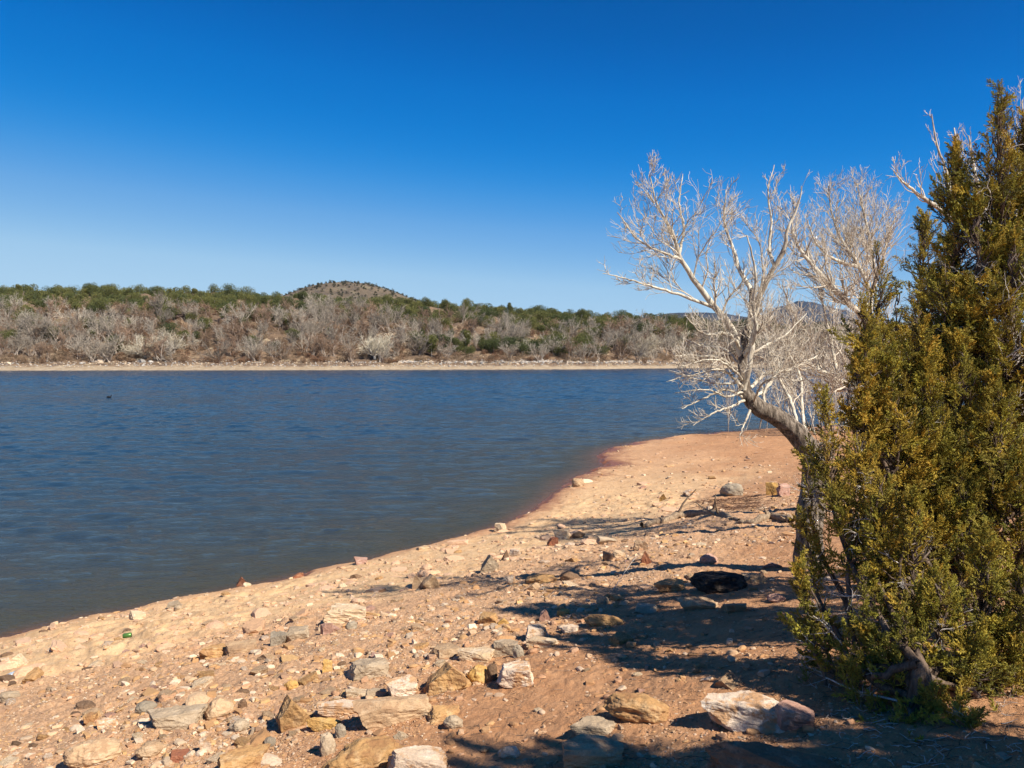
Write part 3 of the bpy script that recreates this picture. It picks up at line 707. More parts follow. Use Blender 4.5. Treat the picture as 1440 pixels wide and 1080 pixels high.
J1 = [
 (1157, 548, 1168, 700, 4.75, 33, .75, .8), (1135, 632, 1150, 760, 4.6, 22, .6, .4), (1128, 720, 1150, 830, 4.5, 20, .5, .35), (1122, 785, 1150, 930, 4.4, 30, .45, .7), (1150, 860, 1180, 980, 4.3, 34, .35, .6),
 (1205, 585, 1215, 760, 4.5, 42, .8), (1178, 680, 1195, 800, 4.4, 30, .6, .5), (1240, 650, 1240, 830, 4.3, 44, .6), (1210, 800, 1230, 950, 4.1, 40, .3), (1195, 925, 1225, 1010, 4.0, 28, .2, .6),
 (1285, 690, 1285, 880, 4.2, 56, .35), (1265, 850, 1280, 985, 3.95, 50, .15), (1320, 800, 1325, 960, 4.0, 56, .25), (1385, 740, 1375, 920, 4.1, 58, .3), (1370, 880, 1360, 1000, 3.9, 52, .25), (1435, 800, 1430, 970, 4.0, 56, .35),
 (1300, 975, 1305, 1035, 3.75, 42, .2), (1350, 985, 1345, 1050, 3.7, 40, .25), (1425, 940, 1410, 1010, 3.85, 46, .3), (1230, 985, 1245, 1040, 3.85, 22, .2), (1315, 1000, 1300, 1058, 3.6, 38, .2), (1368, 1005, 1365, 1060, 3.55, 42, .2), (1420, 1000, 1415, 1050, 3.65, 36, .2), (1255, 1012, 1250, 1052, 3.7, 26, .2), (1490, 760, 1480, 960, 4.2, 70, .3)]
J2 = [
 (1215, 425, 1220, 590, 5.0, 30, .7), (1205, 500, 1215, 640, 4.9, 30, .8), (1250, 500, 1260, 690, 4.9, 44, .6), (1290, 430, 1290, 600, 5.2, 40, .3),
 (1345, 205, 1342, 420, 6.0, 48, .15), (1330, 350, 1330, 560, 5.7, 50, .15), (1405, 118, 1400, 360, 5.8, 38, .3, 1.3), (1375, 280, 1375, 500, 5.6, 52, .3), (1445, 150, 1445, 400, 5.9, 54, .3), (1425, 330, 1420, 560, 5.4, 60, .45),
 (1300, 500, 1300, 720, 5.1, 52, .35), (1350, 470, 1350, 690, 5.2, 54, .45), (1400, 520, 1400, 740, 5.0, 60, .4), (1290, 620, 1295, 800, 4.9, 50, .5), (1350, 650, 1350, 820, 4.8, 52, .35), (1430, 640, 1430, 840, 4.8, 60, .4), (1480, 420, 1480, 700, 5.3, 70, .3)]
j1 = juniper('juniper_tree', 'low spreading gold-green juniper nearest the camera with branches touching the ground', (1288, 998), 4, J1, 201, 1.15, .055)
J2 = [(a_, b_, c_, d_, 4.75 + (y_ - 4.8) * .5, r_2, g_2) for a_, b_, c_, d_, y_, r_2, g_2, *_ in J2]
J3 = [(1237, 340, 1232, 520, 7.0, 34, .2), (1262, 395, 1262, 560, 7.2, 38, .1), (1300, 300, 1295, 480, 7.1, 42, .1), (1335, 330, 1330, 520, 7.3, 44, .2), (1225, 455, 1232, 620, 6.8, 34, .3), (1290, 460, 1290, 640, 7.0, 46, .1),
 (1250, 580, 1262, 740, 6.8, 44, .3), (1320, 540, 1320, 720, 7.0, 52, .2), (1375, 420, 1370, 640, 7.2, 54, .2), (1280, 680, 1290, 820, 6.7, 44, .2), (1350, 660, 1350, 810, 6.9, 50, .2), (1420, 520, 1415, 720, 7.3, 56, .2)]
J3 = [(q[0], q[1], q[2], q[3], q[4] - .6, q[5], q[6]) for q in J3]
j3 = juniper('juniper_tree', 'dark green juniper further back, its narrow top left of the tallest juniper', (1310, 825), 7, J3, 203, 1.0, .07)
j2 = juniper('juniper_tree', 'tallest olive-green juniper with spire tops at the right edge', (1372, 905), 5, J2, 202, 1.55, .06)
for src_, x_, y_, rz_, sc_, lab in [(j2, 2.65, 2.25, 4.0, (.9, .9, .97), 'juniper just outside the right edge whose shade falls on the bottom of the picture')]:
    jj = copy_tree(src_); jj['label'] = lab; jj.location = (x_, y_, float(hbase(np.array([x_]), np.array([y_]))[0])); jj.rotation_euler = (0, 0, rz_); jj.scale = sc_

# ------------------------------------------------------------------ hero rocks
# x0, x1, y0, y1 (pixels in the photograph), style, colour, label
S_ = dict(b='block', w='wedge', r='round', s='slab')
ROCKS = [
 (597,667,927,979,'w','ochre','peaked ochre boulder, tallest of the rock row in the middle'),
 (542,593,951,986,'b','white','cream boulder with a pink tinge left of the peaked ochre boulder'),
 (697,756,935,971,'b','white','white angular block at the right end of the rock row'),
 (683,700,938,962,'r','brown','small dark round stone wedged against the white angular block'),
 (657,694,934,964,'r','yellow','rounded yellow stone between the peaked boulder and the white block'),
 (644,694,906,933,'b','cream','cream-topped block behind the rounded yellow stone'),
 (605,645,908,931,'s','tan','flat tan slab behind the peaked ochre boulder'),
 (689,728,897,925,'b','grey','grey-brown slab with a dark undercut side behind the white block'),
 (721,737,908,927,'r','blue','small upright grey stone beside the undercut slab'),
 (737,770,883,905,'b','white','knobbly white rock at the edge of the tree shade'),
 (740,786,898,917,'s','cream','long cream slab just below the knobbly white rock'),
 (497,611,978,1027,'s','tan','broad low brown slab in front of the cream boulder'),
 (600,648,991,1020,'b','ochre','ochre rock with a dark left side below the peaked boulder'),
 (624,651,1005,1027,'r','grey','rounded grey-brown stone in front of the dark-sided ochre rock'),
 (455,575,1024,1088,'r','ochre','big domed ochre boulder at the bottom edge'),
 (545,629,1038,1088,'s','white','mottled white slab leaning on the big domed boulder'),
 (700,732,1037,1058,'r','white','lone whitish stone just left of the bottom shade'),
 (449,472,1035,1066,'r','grey','pale grey oval stone left of the big domed boulder'),
 (471,487,1024,1044,'r','blue','small blue-grey stone above the pale oval stone'),
 (448,522,987,1013,'s','white','flat cream slab left of the broad brown slab'),
 (383,435,985,1036,'w','ochre','pointed ochre rock with a white flank standing alone'),
 (432,482,1012,1034,'s','yellow','low yellow rock beside the pointed rock'),
 (486,552,924,958,'s','grey','grey slab with a white chipped front, upper left of the cream boulder'),
 (512,543,967,986,'b','grey','small grey block with a dark end next to the cream boulder'),
 (671,702,865,884,'b','ochre','square brown-ochre block alone in the gravel'),
 (699,716,872,884,'w','yellow','small yellow wedge touching the square ochre block'),
 (453,468,929,947,'b','yellow','small yellow stone in the gravel left of the grey slab'),
 (400,420,953,969,'r','yellow','round yellow stone above the pointed rock'),
 (486,503,875,888,'r','blue','small dark blue-grey stone below the cream stepped rock'),
 (460,515,845,877,'b','cream','cream stepped rock with a dark notch on its left'),
 (579,594,806,828,'w','tan','narrow upright tan stone of a leaning pair'),
 (593,619,804,827,'w','tan','wide upright tan stone of a leaning pair'),
 (717,733,774,785,'b','white','bright white stone behind a dark brown one near the water'),
 (705,718,777,792,'w','brown','dark brown upright stone near the water'),
 (674,705,778,806,'w','grey','grey leaning slab left of the dark upright stone'),
 (695,712,734,747,'b','cream','cream block on the waterline at the middle of the shore'),
 (584,604,769,777,'s','cream','two-lobed cream stone on the waterline left of the block'),
 (497,518,786,797,'s','pink','pinkish slab tilted at the waterline'),
 (737,783,806,825,'r','ochre','banded yellow-brown rounded rock at the shade edge'),
 (786,815,803,819,'r','brown','brown banded rock right beside the yellow-brown rounded rock'),
 (711,725,811,823,'r','white','small whitish stone left of the banded rocks'),
 (756,776,857,877,'w','pink','pink pointed stone at the left tip of the tree shade'),
 (783,801,857,868,'r','yellow','small orange stone beside the pink pointed one'),
 (10,40,920,942,'w','cream','cream pointed rock at the left edge of the beach'),
 (0,13,930,940,'s','white','whitish flat stone at the left border beside the pointed rock'),
 (183,207,858,873,'s','cream','cream slab at the waterline on the left'),
 (234,255,845,857,'b','grey','grey stone at the waterline carrying a small pale one'),
 (242,257,837,846,'r','white','small pale stone perched on the waterline stone'),
 (330,350,810,828,'w','red','dark red stone standing in the shallow water'),
 (341,353,820,828,'r','cream','small cream stone at the foot of the dark red stone'),
 (412,427,806,816,'w','red','small red-brown stone on the waterline'),
 (285,333,903,927,'b','ochre','ochre and grey rock on the left part of the beach'),
 (318,362,900,924,'s','tan','tan slab touching the ochre and grey rock'),
 (377,402,888,910,'b','blue','dull grey block left of the long pale slab'),
 (398,436,884,906,'s','grey','long pale grey slab upslope of the waterline'),
 (450,467,880,898,'b','pink','pinkish block under the stepped cream rock'),
 (190,220,991,1013,'r','blue','bluish rounded stone behind the long layered slab'),
 (207,290,997,1034,'s','grey','long layered grey-tan slab low on the left'),
 (288,328,983,1016,'r','tan','pinkish brown rock against the end of the layered slab'),
 (138,167,1013,1031,'s','white','white oblong stone left of the layered slab'),
 (115,137,1001,1020,'b','ochre','small ochre stone left of the white oblong stone'),
 (335,348,990,1003,'r','brown','small dark brown round stone right of the layered slab'),
 (323,353,1013,1035,'r','grey','grey-beige rounded stone below the small brown one'),
 (95,172,1035,1082,'r','tan','large brown-grey boulder in the bottom left corner area'),
 (281,297,1040,1063,'b','white','upright white chip of rock near the bottom'),
 (237,267,1052,1073,'b','red','red-brown angular stone near the bottom'),
 (293,383,1049,1090,'s','ochre','large flat ochre slab sunk in sand at the bottom'),
 (371,388,1035,1050,'r','blue','small bluish pebble above the sunk ochre slab'),
 (0,27,968,986,'r','grey','greyish rock cut by the left border'),
 (190,233,1048,1072,'r','tan','tan rock between the brown-grey boulder and the red-brown stone'),
 (849,944,972,1020,'r','ochre','smooth ochre dome half covered by tree shade'),
 (803,873,999,1030,'b','grey','upper grey block of the stepped pair in the shade'),
 (786,877,1022,1076,'b','tan','lower blocky tan boulder of the stepped pair in the shade'),
 (994,1131,972,1030,'b','white','largest white boulder with a brown crusted top beside the juniper'),
 (1085,1147,983,1030,'s','pink','pinkish slab leaning on the right of the largest white boulder'),
 (985,1190,1040,1110,'s','brown','huge brown slab mostly buried at the bottom right'),
 (821,876,873,890,'r','ochre','dark ochre rounded rock inside the tree shade edge'),
 (788,815,884,897,'s','white','white rock at the lower edge of the tree shade'),
 (893,925,852,868,'b','grey','pale grey block inside the tree shade'),
 (951,1015,847,868,'s','tan','flat tan slab inside the tree shade'),
 (1015,1050,853,872,'b','tan','tan block right of the flat shaded slab'),
 (970,1052,803,842,'r','black','fire-blackened boulder in the deepest shade'),
 (1043,1077,808,826,'s','tan','tan slab right of the blackened boulder'),
 (983,1009,778,794,'r','pink','grey-pink stone on sunlit soil just above the shade'),
 (839,856,842,855,'r','grey','small grey round stone in the left part of the shade'),
 (919,968,815,836,'s','ochre','ochre slab left of the blackened boulder'),
 (1079,1106,840,854,'r','pink','pinkish stone in shade close to the cottonwood trunk'),
 (1013,1047,679,698,'r','blue','smooth grey boulder on the far sunny sand'),
 (961,983,687,697,'w','white','cream stone left of the smooth grey boulder'),
 (927,938,694,705,'w','yellow','small orange stone on the far sand'),
 (847,863,779,791,'b','brown','dark-sided stone of the cluster above the shade'),
 (860,880,775,786,'s','cream','cream slab right of the dark-sided stone'),
 (890,913,760,776,'s','tan','tilted tan slab of the cluster above the shade'),
 (898,916,776,796,'w','red','red-brown pointed stone of the cluster above the shade'),
 (840,868,755,766,'s','cream','pale flat slab above the cluster'),
 (780,802,742,756,'s','cream','cream flat stone beside a red one uphill of the water'),
 (770,786,752,765,'b','red','dull red block under the cream flat stone'),
 (804,823,743,753,'r','brown','dark flat stone at the end of the branch shadow'),
 (1076,1094,681,698,'b','yellow','ochre rock left of the cottonwood trunk'),
 (1092,1112,682,699,'b','pink','pink-grey rock tucked by the cottonwood trunk'),
 (803,821,674,686,'r','tan','tan lump on the waterline of the cove'),
 (979,994,763,770,'s','cream','small cream stone right of the driftwood shadow'),
]
rocks_fp = []
def place_rock(i, x0, x1, y0, y1, st, colr, label, name='rock', grp=None, sub=4, cat='rock'):
    w = x1 - x0; h = y1 - y0; cx = (x0 + x1) / 2
    y1c = y1 - .06 * h
    gp = ghit([cx], [y1c])[0]; Y = gp[1]; k = Y / F
    wm = w * k; sin = (y1 - HOR) / F / math.hypot(1, (y1 - HOR) / F)
    cos = math.sqrt(1 - sin * sin); dm = min(max(.5 * h * k / sin, .36 * wm), .85 * wm)
    hm = max((h * k - dm * sin) / cos, .2 * wm) * 1.2; wm *= 1.04
    ctr = ghit([cx], [y1c])[0] + np.array([cx - 720, F, 0]) / math.hypot(cx - 720, F) * dm * .45
    zg = float(gz(ctr[0], ctr[1]))
    bury = .28 if st in 'rs' else .22
    style = S_[st] if st != 's' else 'block'
    V, Fc = rock_shape(1000 + i, sub, style, (wm / 2 * 1.03, dm / 2, hm / 2 / (1 - bury)), .05 if st != 'r' else .06)
    ang = -math.atan2(ctr[0], ctr[1]) + .25 * math.sin(i * 2.3)
    o = mk(name, V, Fc, RM[colr], smooth=(st == 'r'))
    hf = hm / (1 - bury)
    o.location = (ctr[0], ctr[1], zg + hf / 2 - hf * bury); o.rotation_euler = (.08 * math.sin(i * 1.7), .10 * math.sin(i * 3.1), ang)
    tag(o, label, cat, grp); rocks_fp.append((ctr[0], ctr[1], max(wm, dm) / 2))
    return o
for i, (x0, x1, y0, y1, st, cl, lab) in enumerate(ROCKS):
    big = (x1 - x0) > 45
    place_rock(i, x0, x1, y0, y1, st, cl, lab, grp='rocks strewn along the beach', sub=5 if big else 4)
FP = np.array(rocks_fp)

# ------------------------------------------------------------------ scattered small stones (individuals)
var = []
kinds = ['cream', 'ochre', 'tan', 'tan', 'pink', 'white', 'ochre', 'brown', 'tan', 'cream']
for i in range(20):
    st = ['block', 'block', 'wedge', 'round'][i % 4]
    V, Fc = rock_shape(3000 + i, 3, st, (.5, .36, .24), .06)
    var.append((mk('stone', V, Fc, RM[kinds[i % 10]], smooth=False, link=False), kinds[i % 10], st))
rg = np.random.default_rng(55)
placed = 0; tries = 0
adj = {'cream': 'cream', 'ochre': 'ochre', 'tan': 'tan', 'grey': 'grey', 'pink': 'pinkish', 'white': 'white', 'yellow': 'yellow', 'brown': 'brown'}
shp = {'block': 'blocky', 'wedge': 'wedge-shaped', 'round': 'rounded'}
cand = np.stack([rg.uniform(0, 1120, 6000), rg.uniform(640, 1075, 6000)], 1)
cp = ghit(cand[:, 0], cand[:, 1]); cd = sdist(cp[:, 0], cp[:, 1])
gq, rq, cq = zones(cp[:, 0], cp[:, 1], cd)
for j in range(len(cand)):
    if placed >= 196: break
    if cd[j] < .15 or cp[j, 1] > 40: continue
    pr = .12 + .75 * gq[j] + .55 * cq[j]
    if rg.random() > pr * (.35 + .65 * (cand[j, 1] - 600) / 470): continue
    x, y = cp[j, :2]; s = (.05 + .12 * rg.random() ** 2.2) * (1 + .04 * y)
    if ((FP[:, 0] - x) ** 2 + (FP[:, 1] - y) ** 2 < (FP[:, 2] + s * .5) ** 2).any(): continue
    FP = np.vstack([FP, (x, y, s * .5)])
    me, kd, st = var[rg.integers(0, 20)]
    o = addobj('stone', me, None, (x, y, float(gz(x, y)) + s * .05), (rg.normal() * .15, rg.normal() * .15, rg.random() * 6.28), (s, s * (.7 + .5 * rg.random()), s * (.6 + .5 * rg.random())))
    px, py = cand[j]
    where = ('on the far sandy spit' if y > 18 else 'in pale crusted soil near water' if cq[j] > .5 else 'in the ochre gravel band' if gq[j] > .4 else 'on reddish soil near the shade')
    size = 'fist-sized' if s < .1 else 'head-sized' if s < .16 else 'broad'
    side = 'at the left' if px < 360 else 'left of the rock row' if px < 540 else 'in the middle' if px < 740 else 'right of the rocks'
    tag(o, f'{size} {adj[kd]} {shp[st]} stone {where}, {side}', 'stone', 'small stones scattered on the beach'); placed += 1

# ------------------------------------------------------------------ gravel (uncountable)
def vcol_mat(name, at_name='gcol', rough=.95, trans=0):
    m, nt, b = newmat(name); a = N(nt, 'ShaderNodeAttribute', attribute_name=at_name); v = tc(nt)
    c = mix(nt, ramp(nt, nz(nt, v, 60, 4, .7), [(.3, .4), (.55, 0.)]), a.outputs['Color'], (.2, .11, .06)); L(nt, c, b.inputs['Base Color']); b.inputs['Roughness'].default_value = rough
    bump(nt, b, nz(nt, v, 80, 3, .7), .6, .004); return m
def gravel(n, seed, smin, smax, gm, sub, name, label, powr=2.6, mud=.55, lift=.06):
    rg = np.random.default_rng(seed)
    # sample over the beach area itself, density falling with distance
    a = np.radians(rg.uniform(-36, 34, n * 3)); r = 3.4 * (50 / 3.4) ** (rg.random(n * 3) ** 1.25); x = r * np.sin(a); y = r * np.cos(a)
    d = sdist(x, y); g, rd, c = zones(x, y, d)
    dens = gm[0] + gm[1] * g + gm[2] * c; cl = fbm(np.stack([x * 1.4, y * 1.4], -1), 3, seed); dens = dens * np.clip(.75 + .9 * cl, .05, 2)
    k = (rg.random(n * 3) < dens) & (d > .03); x, y, d, g, rd, c, r = [q[k][:n] for q in (x, y, d, g, rd, c, r)]; n = len(x)
    s = (smin + (smax - smin) * rg.random(n) ** powr) * (1 + .05 * np.clip(r - 4, 0, 30))
    V0, F0 = ico(sub)
    nv = 12; vs = []
    for q in range(nv):
        if sub: V, _ = rock_shape(5000 + q + seed, sub, 'block' if q % 3 else 'round', (.5, .36, .22), .05)
        else: 
            V = V0 * np.array([.5, .36, .2]) * (1 + .35 * np.random.default_rng(q).normal(size=(12, 1)) * .6)
        vs.append(V)
    vs = np.array(vs); pick = vs[rg.integers(0, nv, n)]
    th = rg.random(n) * 6.283; tx = rg.normal(size=n) * .3
    cz, sz = np.cos(th), np.sin(th); cx, sx = np.cos(tx), np.sin(tx); O = np.zeros(n); I = np.ones(n)
    Rz = np.stack([np.stack([cz, -sz, O], 1), np.stack([sz, cz, O], 1), np.stack([O, O, I], 1)], 1); Rx = np.stack([np.stack([I, O, O], 1), np.stack([O, cx, -sx], 1), np.stack([O, sx, cx], 1)], 1)
    sc = s[:, None] * np.stack([I, .6 + .6 * rg.random(n), .5 + .8 * rg.random(n)], 1)
    V = np.einsum('nij,nvj->nvi', Rz @ Rx, pick * sc[:, None, :]); V += np.stack([x, y, gz(x, y) + s * lift], 1)[:, None, :]
    pal = np.array([(.56, .38, .23), (.48, .28, .13), (.40, .22, .10), (.62, .48, .34), (.42, .31, .21), (.48, .27, .15), (.30, .18, .11), (.66, .50, .35), (.54, .33, .15), (.5, .31, .19)])
    pc = pal[rg.choice(len(pal), n, p=[.16, .14, .12, .12, .07, .1, .05, .05, .09, .10])] * (.82 + .3 * rg.random((n, 1)))
    soil = np.array([.50, .30, .18]); soil = np.array([.60, .375, .235]); pc = pc * (1 - mud * c[:, None]) + soil * mud * c[:, None]
    pc = pc * (1 - .3 * rd[:, None]) + np.array([.36, .18, .1]) * .3 * rd[:, None]
    C = np.repeat(pc, len(V0), 0)
    Fa = (F0[None] + (np.arange(n) * len(V0))[:, None, None]).reshape(-1, 3)
    return tag(mk(name, V.reshape(-1, 3), Fa, GV, smooth=False, attrs={'gcol': C}), label, 'gravel', kind='stuff')
GV = vcol_mat('gravel_chips')
gravel(9000, 1, .018, .085, (.2, .9, .6), 2, 'rubble', 'loose stone chips thickly strewn over the ochre gravel band', 2.8)
gravel(650, 3, .05, .28, (0, .10, .85), 3, 'stony_crust', 'mud-coated flat stones half sunk in the pale crust along the water', 2.2, .9, -.01)
gravel(70000, 2, .006, .024, (.42, .95, .55), 0, 'gravel', 'fine gravel covering the whole beach', 1.6)

# ------------------------------------------------------------------ driftwood, litter, twigs
DW = bark_mat('driftwood', (.40, .30, .20), (.16, .10, .065), (.28, .19, .12), 1.5, 1)
def driftlog(pts, label, seed, rpx):
    P = []
    for (x, y) in pts:
        q = ghit([x], [y])[0]; P.append(q)
    P = np.array(P); k = P[:, 1] / F; r = np.array(rpx) * k; P[:, 2] += r * .55
    PP, RR = resample(P, r, 26); rg = np.random.default_rng(seed); PP[:, 2] += .015 * rg.normal(size=26)
    V, Q = tubes(PP[None], RR[None], 12); V = V + (.22 * np.repeat(RR, 12) * fbm(V * 9, 3, seed))[:, None] * norm(V - np.repeat(PP, 12, 0))
    c = PP.mean(0); root = empty('driftwood', c, label, 'driftwood', 'driftwood on the beach'); mk('trunk', V - c, Q, DW, root)
    p, rr = grow(PP[None], RR[None], 7, .16, .9, .04, 6, .1, .4, .15, .006, .2, rg); V, Q = tubes(p, rr, 5); mk('branches', V - c, Q, DW, root)
driftlog([(902, 741), (935, 733), (975, 726), (1005, 727), (1040, 735)], 'long curved driftwood branch lying on the sand left of the cottonwood', 3, [3, 5, 6, 6.5, 3.5])
driftlog([(1035, 738), (1062, 736), (1085, 730), (1112, 733)], 'knotty driftwood piece running up to the cottonwood trunk', 4, [3, 5, 6, 5])
# brush litter
rg = np.random.default_rng(71)
def litter(n, box, ln, rad_, seed, name, label, mat, cat, lift=.02):
    rg = np.random.default_rng(seed); px = rg.uniform(box[0], box[1], n); py = rg.uniform(box[2], box[3], n); p = ghit(px, py); K = 4
    a = rg.random(n) * 6.283; l = ln * (.4 + rg.random(n)); P = np.zeros((n, K, 3)); P[:, 0] = p; P[:, 0, 2] = gz(p[:, 0], p[:, 1])
    P[:, 0, 2] += lift * rg.random(n)
    for k in range(1, K):
        a = a + .35 * rg.normal(size=n); P[:, k] = P[:, k - 1] + np.stack([np.cos(a), np.sin(a), 0 * a], 1) * (l / (K - 1))[:, None]
        P[:, k, 2] = gz(P[:, k, 0], P[:, k, 1]) + .004 + lift * rg.random(n)
    V, Q = tubes(P, np.full((n, K), rad_) * (1 - .5 * np.linspace(0, 1, K))[None], 4)
    return tag(mk(name, V, Q, mat), label, cat, kind='stuff')
litter(260, (985, 1073, 701, 718), .35, .004, 5, 'brush_litter', 'dark heap of dead twigs on the sand left of the cottonwood', bark_mat('dead_brush', (.14, .07, .045), (.07, .035, .022), (.2, .12, .08)), 'litter', .05)
litter(900, (600, 1440, 800, 1079), .08, .0016, 6, 'twig_litter', 'fine dry twigs fallen around the trees', BK_jun, 'litter', .008)
litter(120, (1150, 1440, 940, 1079), .07, .002, 8, 'twig_litter', 'dry twigs under the nearest juniper', BK_dead, 'litter', .015)
# fallen bare stick left of the juniper base
def stick(pts, r, label, mat, lift=.02, kids=5):
    P = np.array([ghit([x], [y])[0] + np.array([0, 0, h]) for x, y, h in pts]); PP, RR = resample(P, np.linspace(r, r * .35, len(P)), 12)
    c = PP[0].copy(); root = empty('dead_branch', c, label, 'branch', 'dead branches on the ground'); V, Q = tubes(PP[None], RR[None], 6); mk('stem', V - c, Q, mat, root)
    p, rr = grow(PP[None], RR[None], kids, .25, .7, .02, 5, .4, .5, .15, .002, .06, np.random.default_rng(int(pts[0][0]))); V, Q = tubes(p, rr, 4); mk('side_twigs', V - c, Q, mat, root)
stick([(1262, 1000, .05), (1200, 990, .07), (1160, 968, .06), (1128, 950, .03)], .006, 'thin pale dead branch reaching left from the juniper base', BK_dead)
stick([(862, 832, .02), (880, 818, .12), (900, 800, .22)], .004, 'thin straw-coloured stalk standing by the shade edge', BK_dead, kids=3)

# ------------------------------------------------------------------ can and bottle
def lathe(prof, S=20):
    a = np.arange(S) * 2 * math.pi / S; pr = np.array(prof, float); V = np.stack([pr[:, 0:1] * np.cos(a), pr[:, 0:1] * np.sin(a), np.repeat(pr[:, 1:2], S, 1)], -1).reshape(-1, 3)
    return V, grid_faces(len(pr), S, True)
mg, nt, b = newmat('green_can_paint'); b.inputs['Base Color'].default_value = (.09, .20, .05, 1); b.inputs['Roughness'].default_value = .3; b.inputs['Metallic'].default_value = .3
ms, nt, b = newmat('bare_aluminium'); b.inputs['Base Color'].default_value = (.75, .75, .73, 1); b.inputs['Metallic'].default_value = 1; b.inputs['Roughness'].default_value = .3
q = ghit([179], [900])[0]
root = empty('drink_can', (q[0], q[1], float(gz(q[0], q[1])) + .06), 'small green drink can lying on the sand near the water', 'can'); root.rotation_euler = (0, math.radians(86), .3); root.scale = (.65, .65, .65)
V, Q = lathe([(.031, -.072), (.043, -.062), (.043, .062), (.034, .076)]); V = V * (1 + .1 * fbm(V * 40, 2, 3))[:, None] * np.array([1, 1, 1]); mk('body', V, Q, mg, root)
for z in (-.072, .076):
    V, Q = lathe([(.0005, z * .97), (.026, z * .97), (.033, z)]); mk('end', V, Q, ms, root)
mb, nt, b = newmat('clear_plastic'); b.inputs['Base Color'].default_value = (.62, .72, .85, 1); b.inputs['Roughness'].default_value = .12; b.inputs['Transmission Weight'].default_value = .6; b.inputs['IOR'].default_value = 1.3
mw, nt, b = newmat('blue_cap'); b.inputs['Base Color'].default_value = (.1, .2, .55, 1); b.inputs['Roughness'].default_value = .4
q = ghit([19], [952])[0]
root = empty('plastic_bottle', (q[0], q[1], float(gz(q[0], q[1])) + .035), 'crumpled clear plastic bottle lying at the left edge of the beach', 'bottle'); root.rotation_euler = (0, math.radians(84), 1.0); root.scale = (.7, .7, .7)
V, Q = lathe([(.0005, -.10), (.03, -.098), (.034, -.09), (.03, -.06), (.034, -.03), (.031, 0), (.034, .03), (.028, .06), (.013, .085), (.012, .098)]); V *= (1 + .12 * fbm(V * 30, 2, 8))[:, None]; mk('body', V, Q, mb, root)
V, Q = lathe([(.0005, .115), (.014, .114), (.014, .097)]); mk('cap', V, Q, mw, root)

# ------------------------------------------------------------------ swimming bird
md, nt, b = newmat('black_plumage'); b.inputs['Base Color'].default_value = (.018, .018, .022, 1)
mbk, nt, b = newmat('pale_bill'); b.inputs['Base Color'].default_value = (.6, .55, .5, 1)
d = ray(153, 559.5); tt = -EYE / d[2]; bp = d * tt
broot = empty('water_bird', (bp[0], bp[1], 0), 'small black water bird swimming on the left part of the lake', 'bird'); broot.rotation_euler = (0, 0, 0); broot.scale = (1.25,) * 3
K = 12; s = np.linspace(0, 1, K); ctr = np.stack([-.2 + .36 * s, 0 * s, .05 + .03 * np.sin(s * 3) + .05 * (1 - s) ** 3], 1)
neck = np.array([[.17, 0, .10], [.19, 0, .17], [.195, 0, .22], [.22, 0, .245], [.25, 0, .24], [.265, 0, .235]])
Pb = np.vstack([ctr, neck]); Rb = np.concatenate([np.interp(s, [0, .15, .5, .85, 1], [.01, .06, .095, .08, .055]), [.04, .03, .034, .038, .03, .012]])
V, Q = tubes(Pb[None], Rb[None], 12); mk('body', V, Q, md, broot)
V, Q = tubes(np.array([[[.258, 0, .236], [.28, 0, .232], [.305, 0, .226]]]), np.array([[.014, .009, .003]]), 8); mk('bill', V, Q, mbk, broot)

# ------------------------------------------------------------------ far trees
def far_bare(seed, h, nst, mat, limbmat, dens=1.0, spread=.6, white=False):
    rg = np.random.default_rng(seed); K = 7; n = nst; P = np.zeros((n, K, 3)); a = rg.random(n) * 6.283; le = spread * (.3 + .9 * rg.random(n))
    P[:, 0, :2] = rg.normal(size=(n, 2)) * (.1 if white else .5); dd = np.stack([np.cos(a) * le, np.sin(a) * le, np.ones(n)], 1) if not white else np.tile([[0.02, 0, 1.]], (n, 1)); hh = h * (.65 + .35 * rg.random(n))
    for i in range(1, K):
        if white and i == 2: dd = np.stack([np.cos(a) * le * 2.6, np.sin(a) * le * 2.6, np.ones(n) * .8], 1)
        if white and i > 2: dd = dd + np.array([0, 0, .22])
        dd = norm(dd + .16 * rg.normal(size=(n, 3))); P[:, i] = P[:, i - 1] + dd * (hh / (K - 1))[:, None]
    R = (.07 + .05 * rg.random(n))[:, None] * (1 - .75 * np.linspace(0, 1, K))[None] * (1.6 if white else 1)
    A_ = Acc(); V, Q = tubes(P, R, 4); A_.add(V, Q); me1 = A_.out('trunk', limbmat, link=False)
    w = Acc(); p1, r1 = grow(P, R, int(n * 12 * dens), .40, .75, .12, 5, .2, .45, .2, .05, .6, rg); V, Q = tubes(p1, r1, 3); w.add(V, Q)
    p2, r2 = grow(p1, r1, int(n * 42 * dens), .5, .7, .08, 4, .1, .6, .25, .036, .45, rg); V, Q = tubes(p2, r2, 3); w.add(V, Q)
    p3, r3 = grow(p2, r2, int(n * 60 * dens), .7, .7, .05, 3, .1, .8, .25, .026, .4, rg); V, Q = tubes(p3, r3, 3); w.add(V, Q)
    return me1, w.out('crown', mat, link=False)
def objrand_mat(name, a, b_, c=None, rough=.9, val=.8):
    m, nt, b = newmat(name); oi = N(nt, 'ShaderNodeObjectInfo'); ge = N(nt, 'ShaderNodeNewGeometry')
    col = mix(nt, oi.outputs['Random'], a, b_); hs = N(nt, 'ShaderNodeHueSaturation'); L(nt, col, hs.inputs['Color']); L(nt, math_(nt, 'ADD', math_(nt, 'MULTIPLY', ge.outputs['Random Per Island'], val), 1 - val / 2), hs.inputs['Value'])
    L(nt, hs.outputs[0], b.inputs['Base Color']); b.inputs['Roughness'].default_value = rough; return m
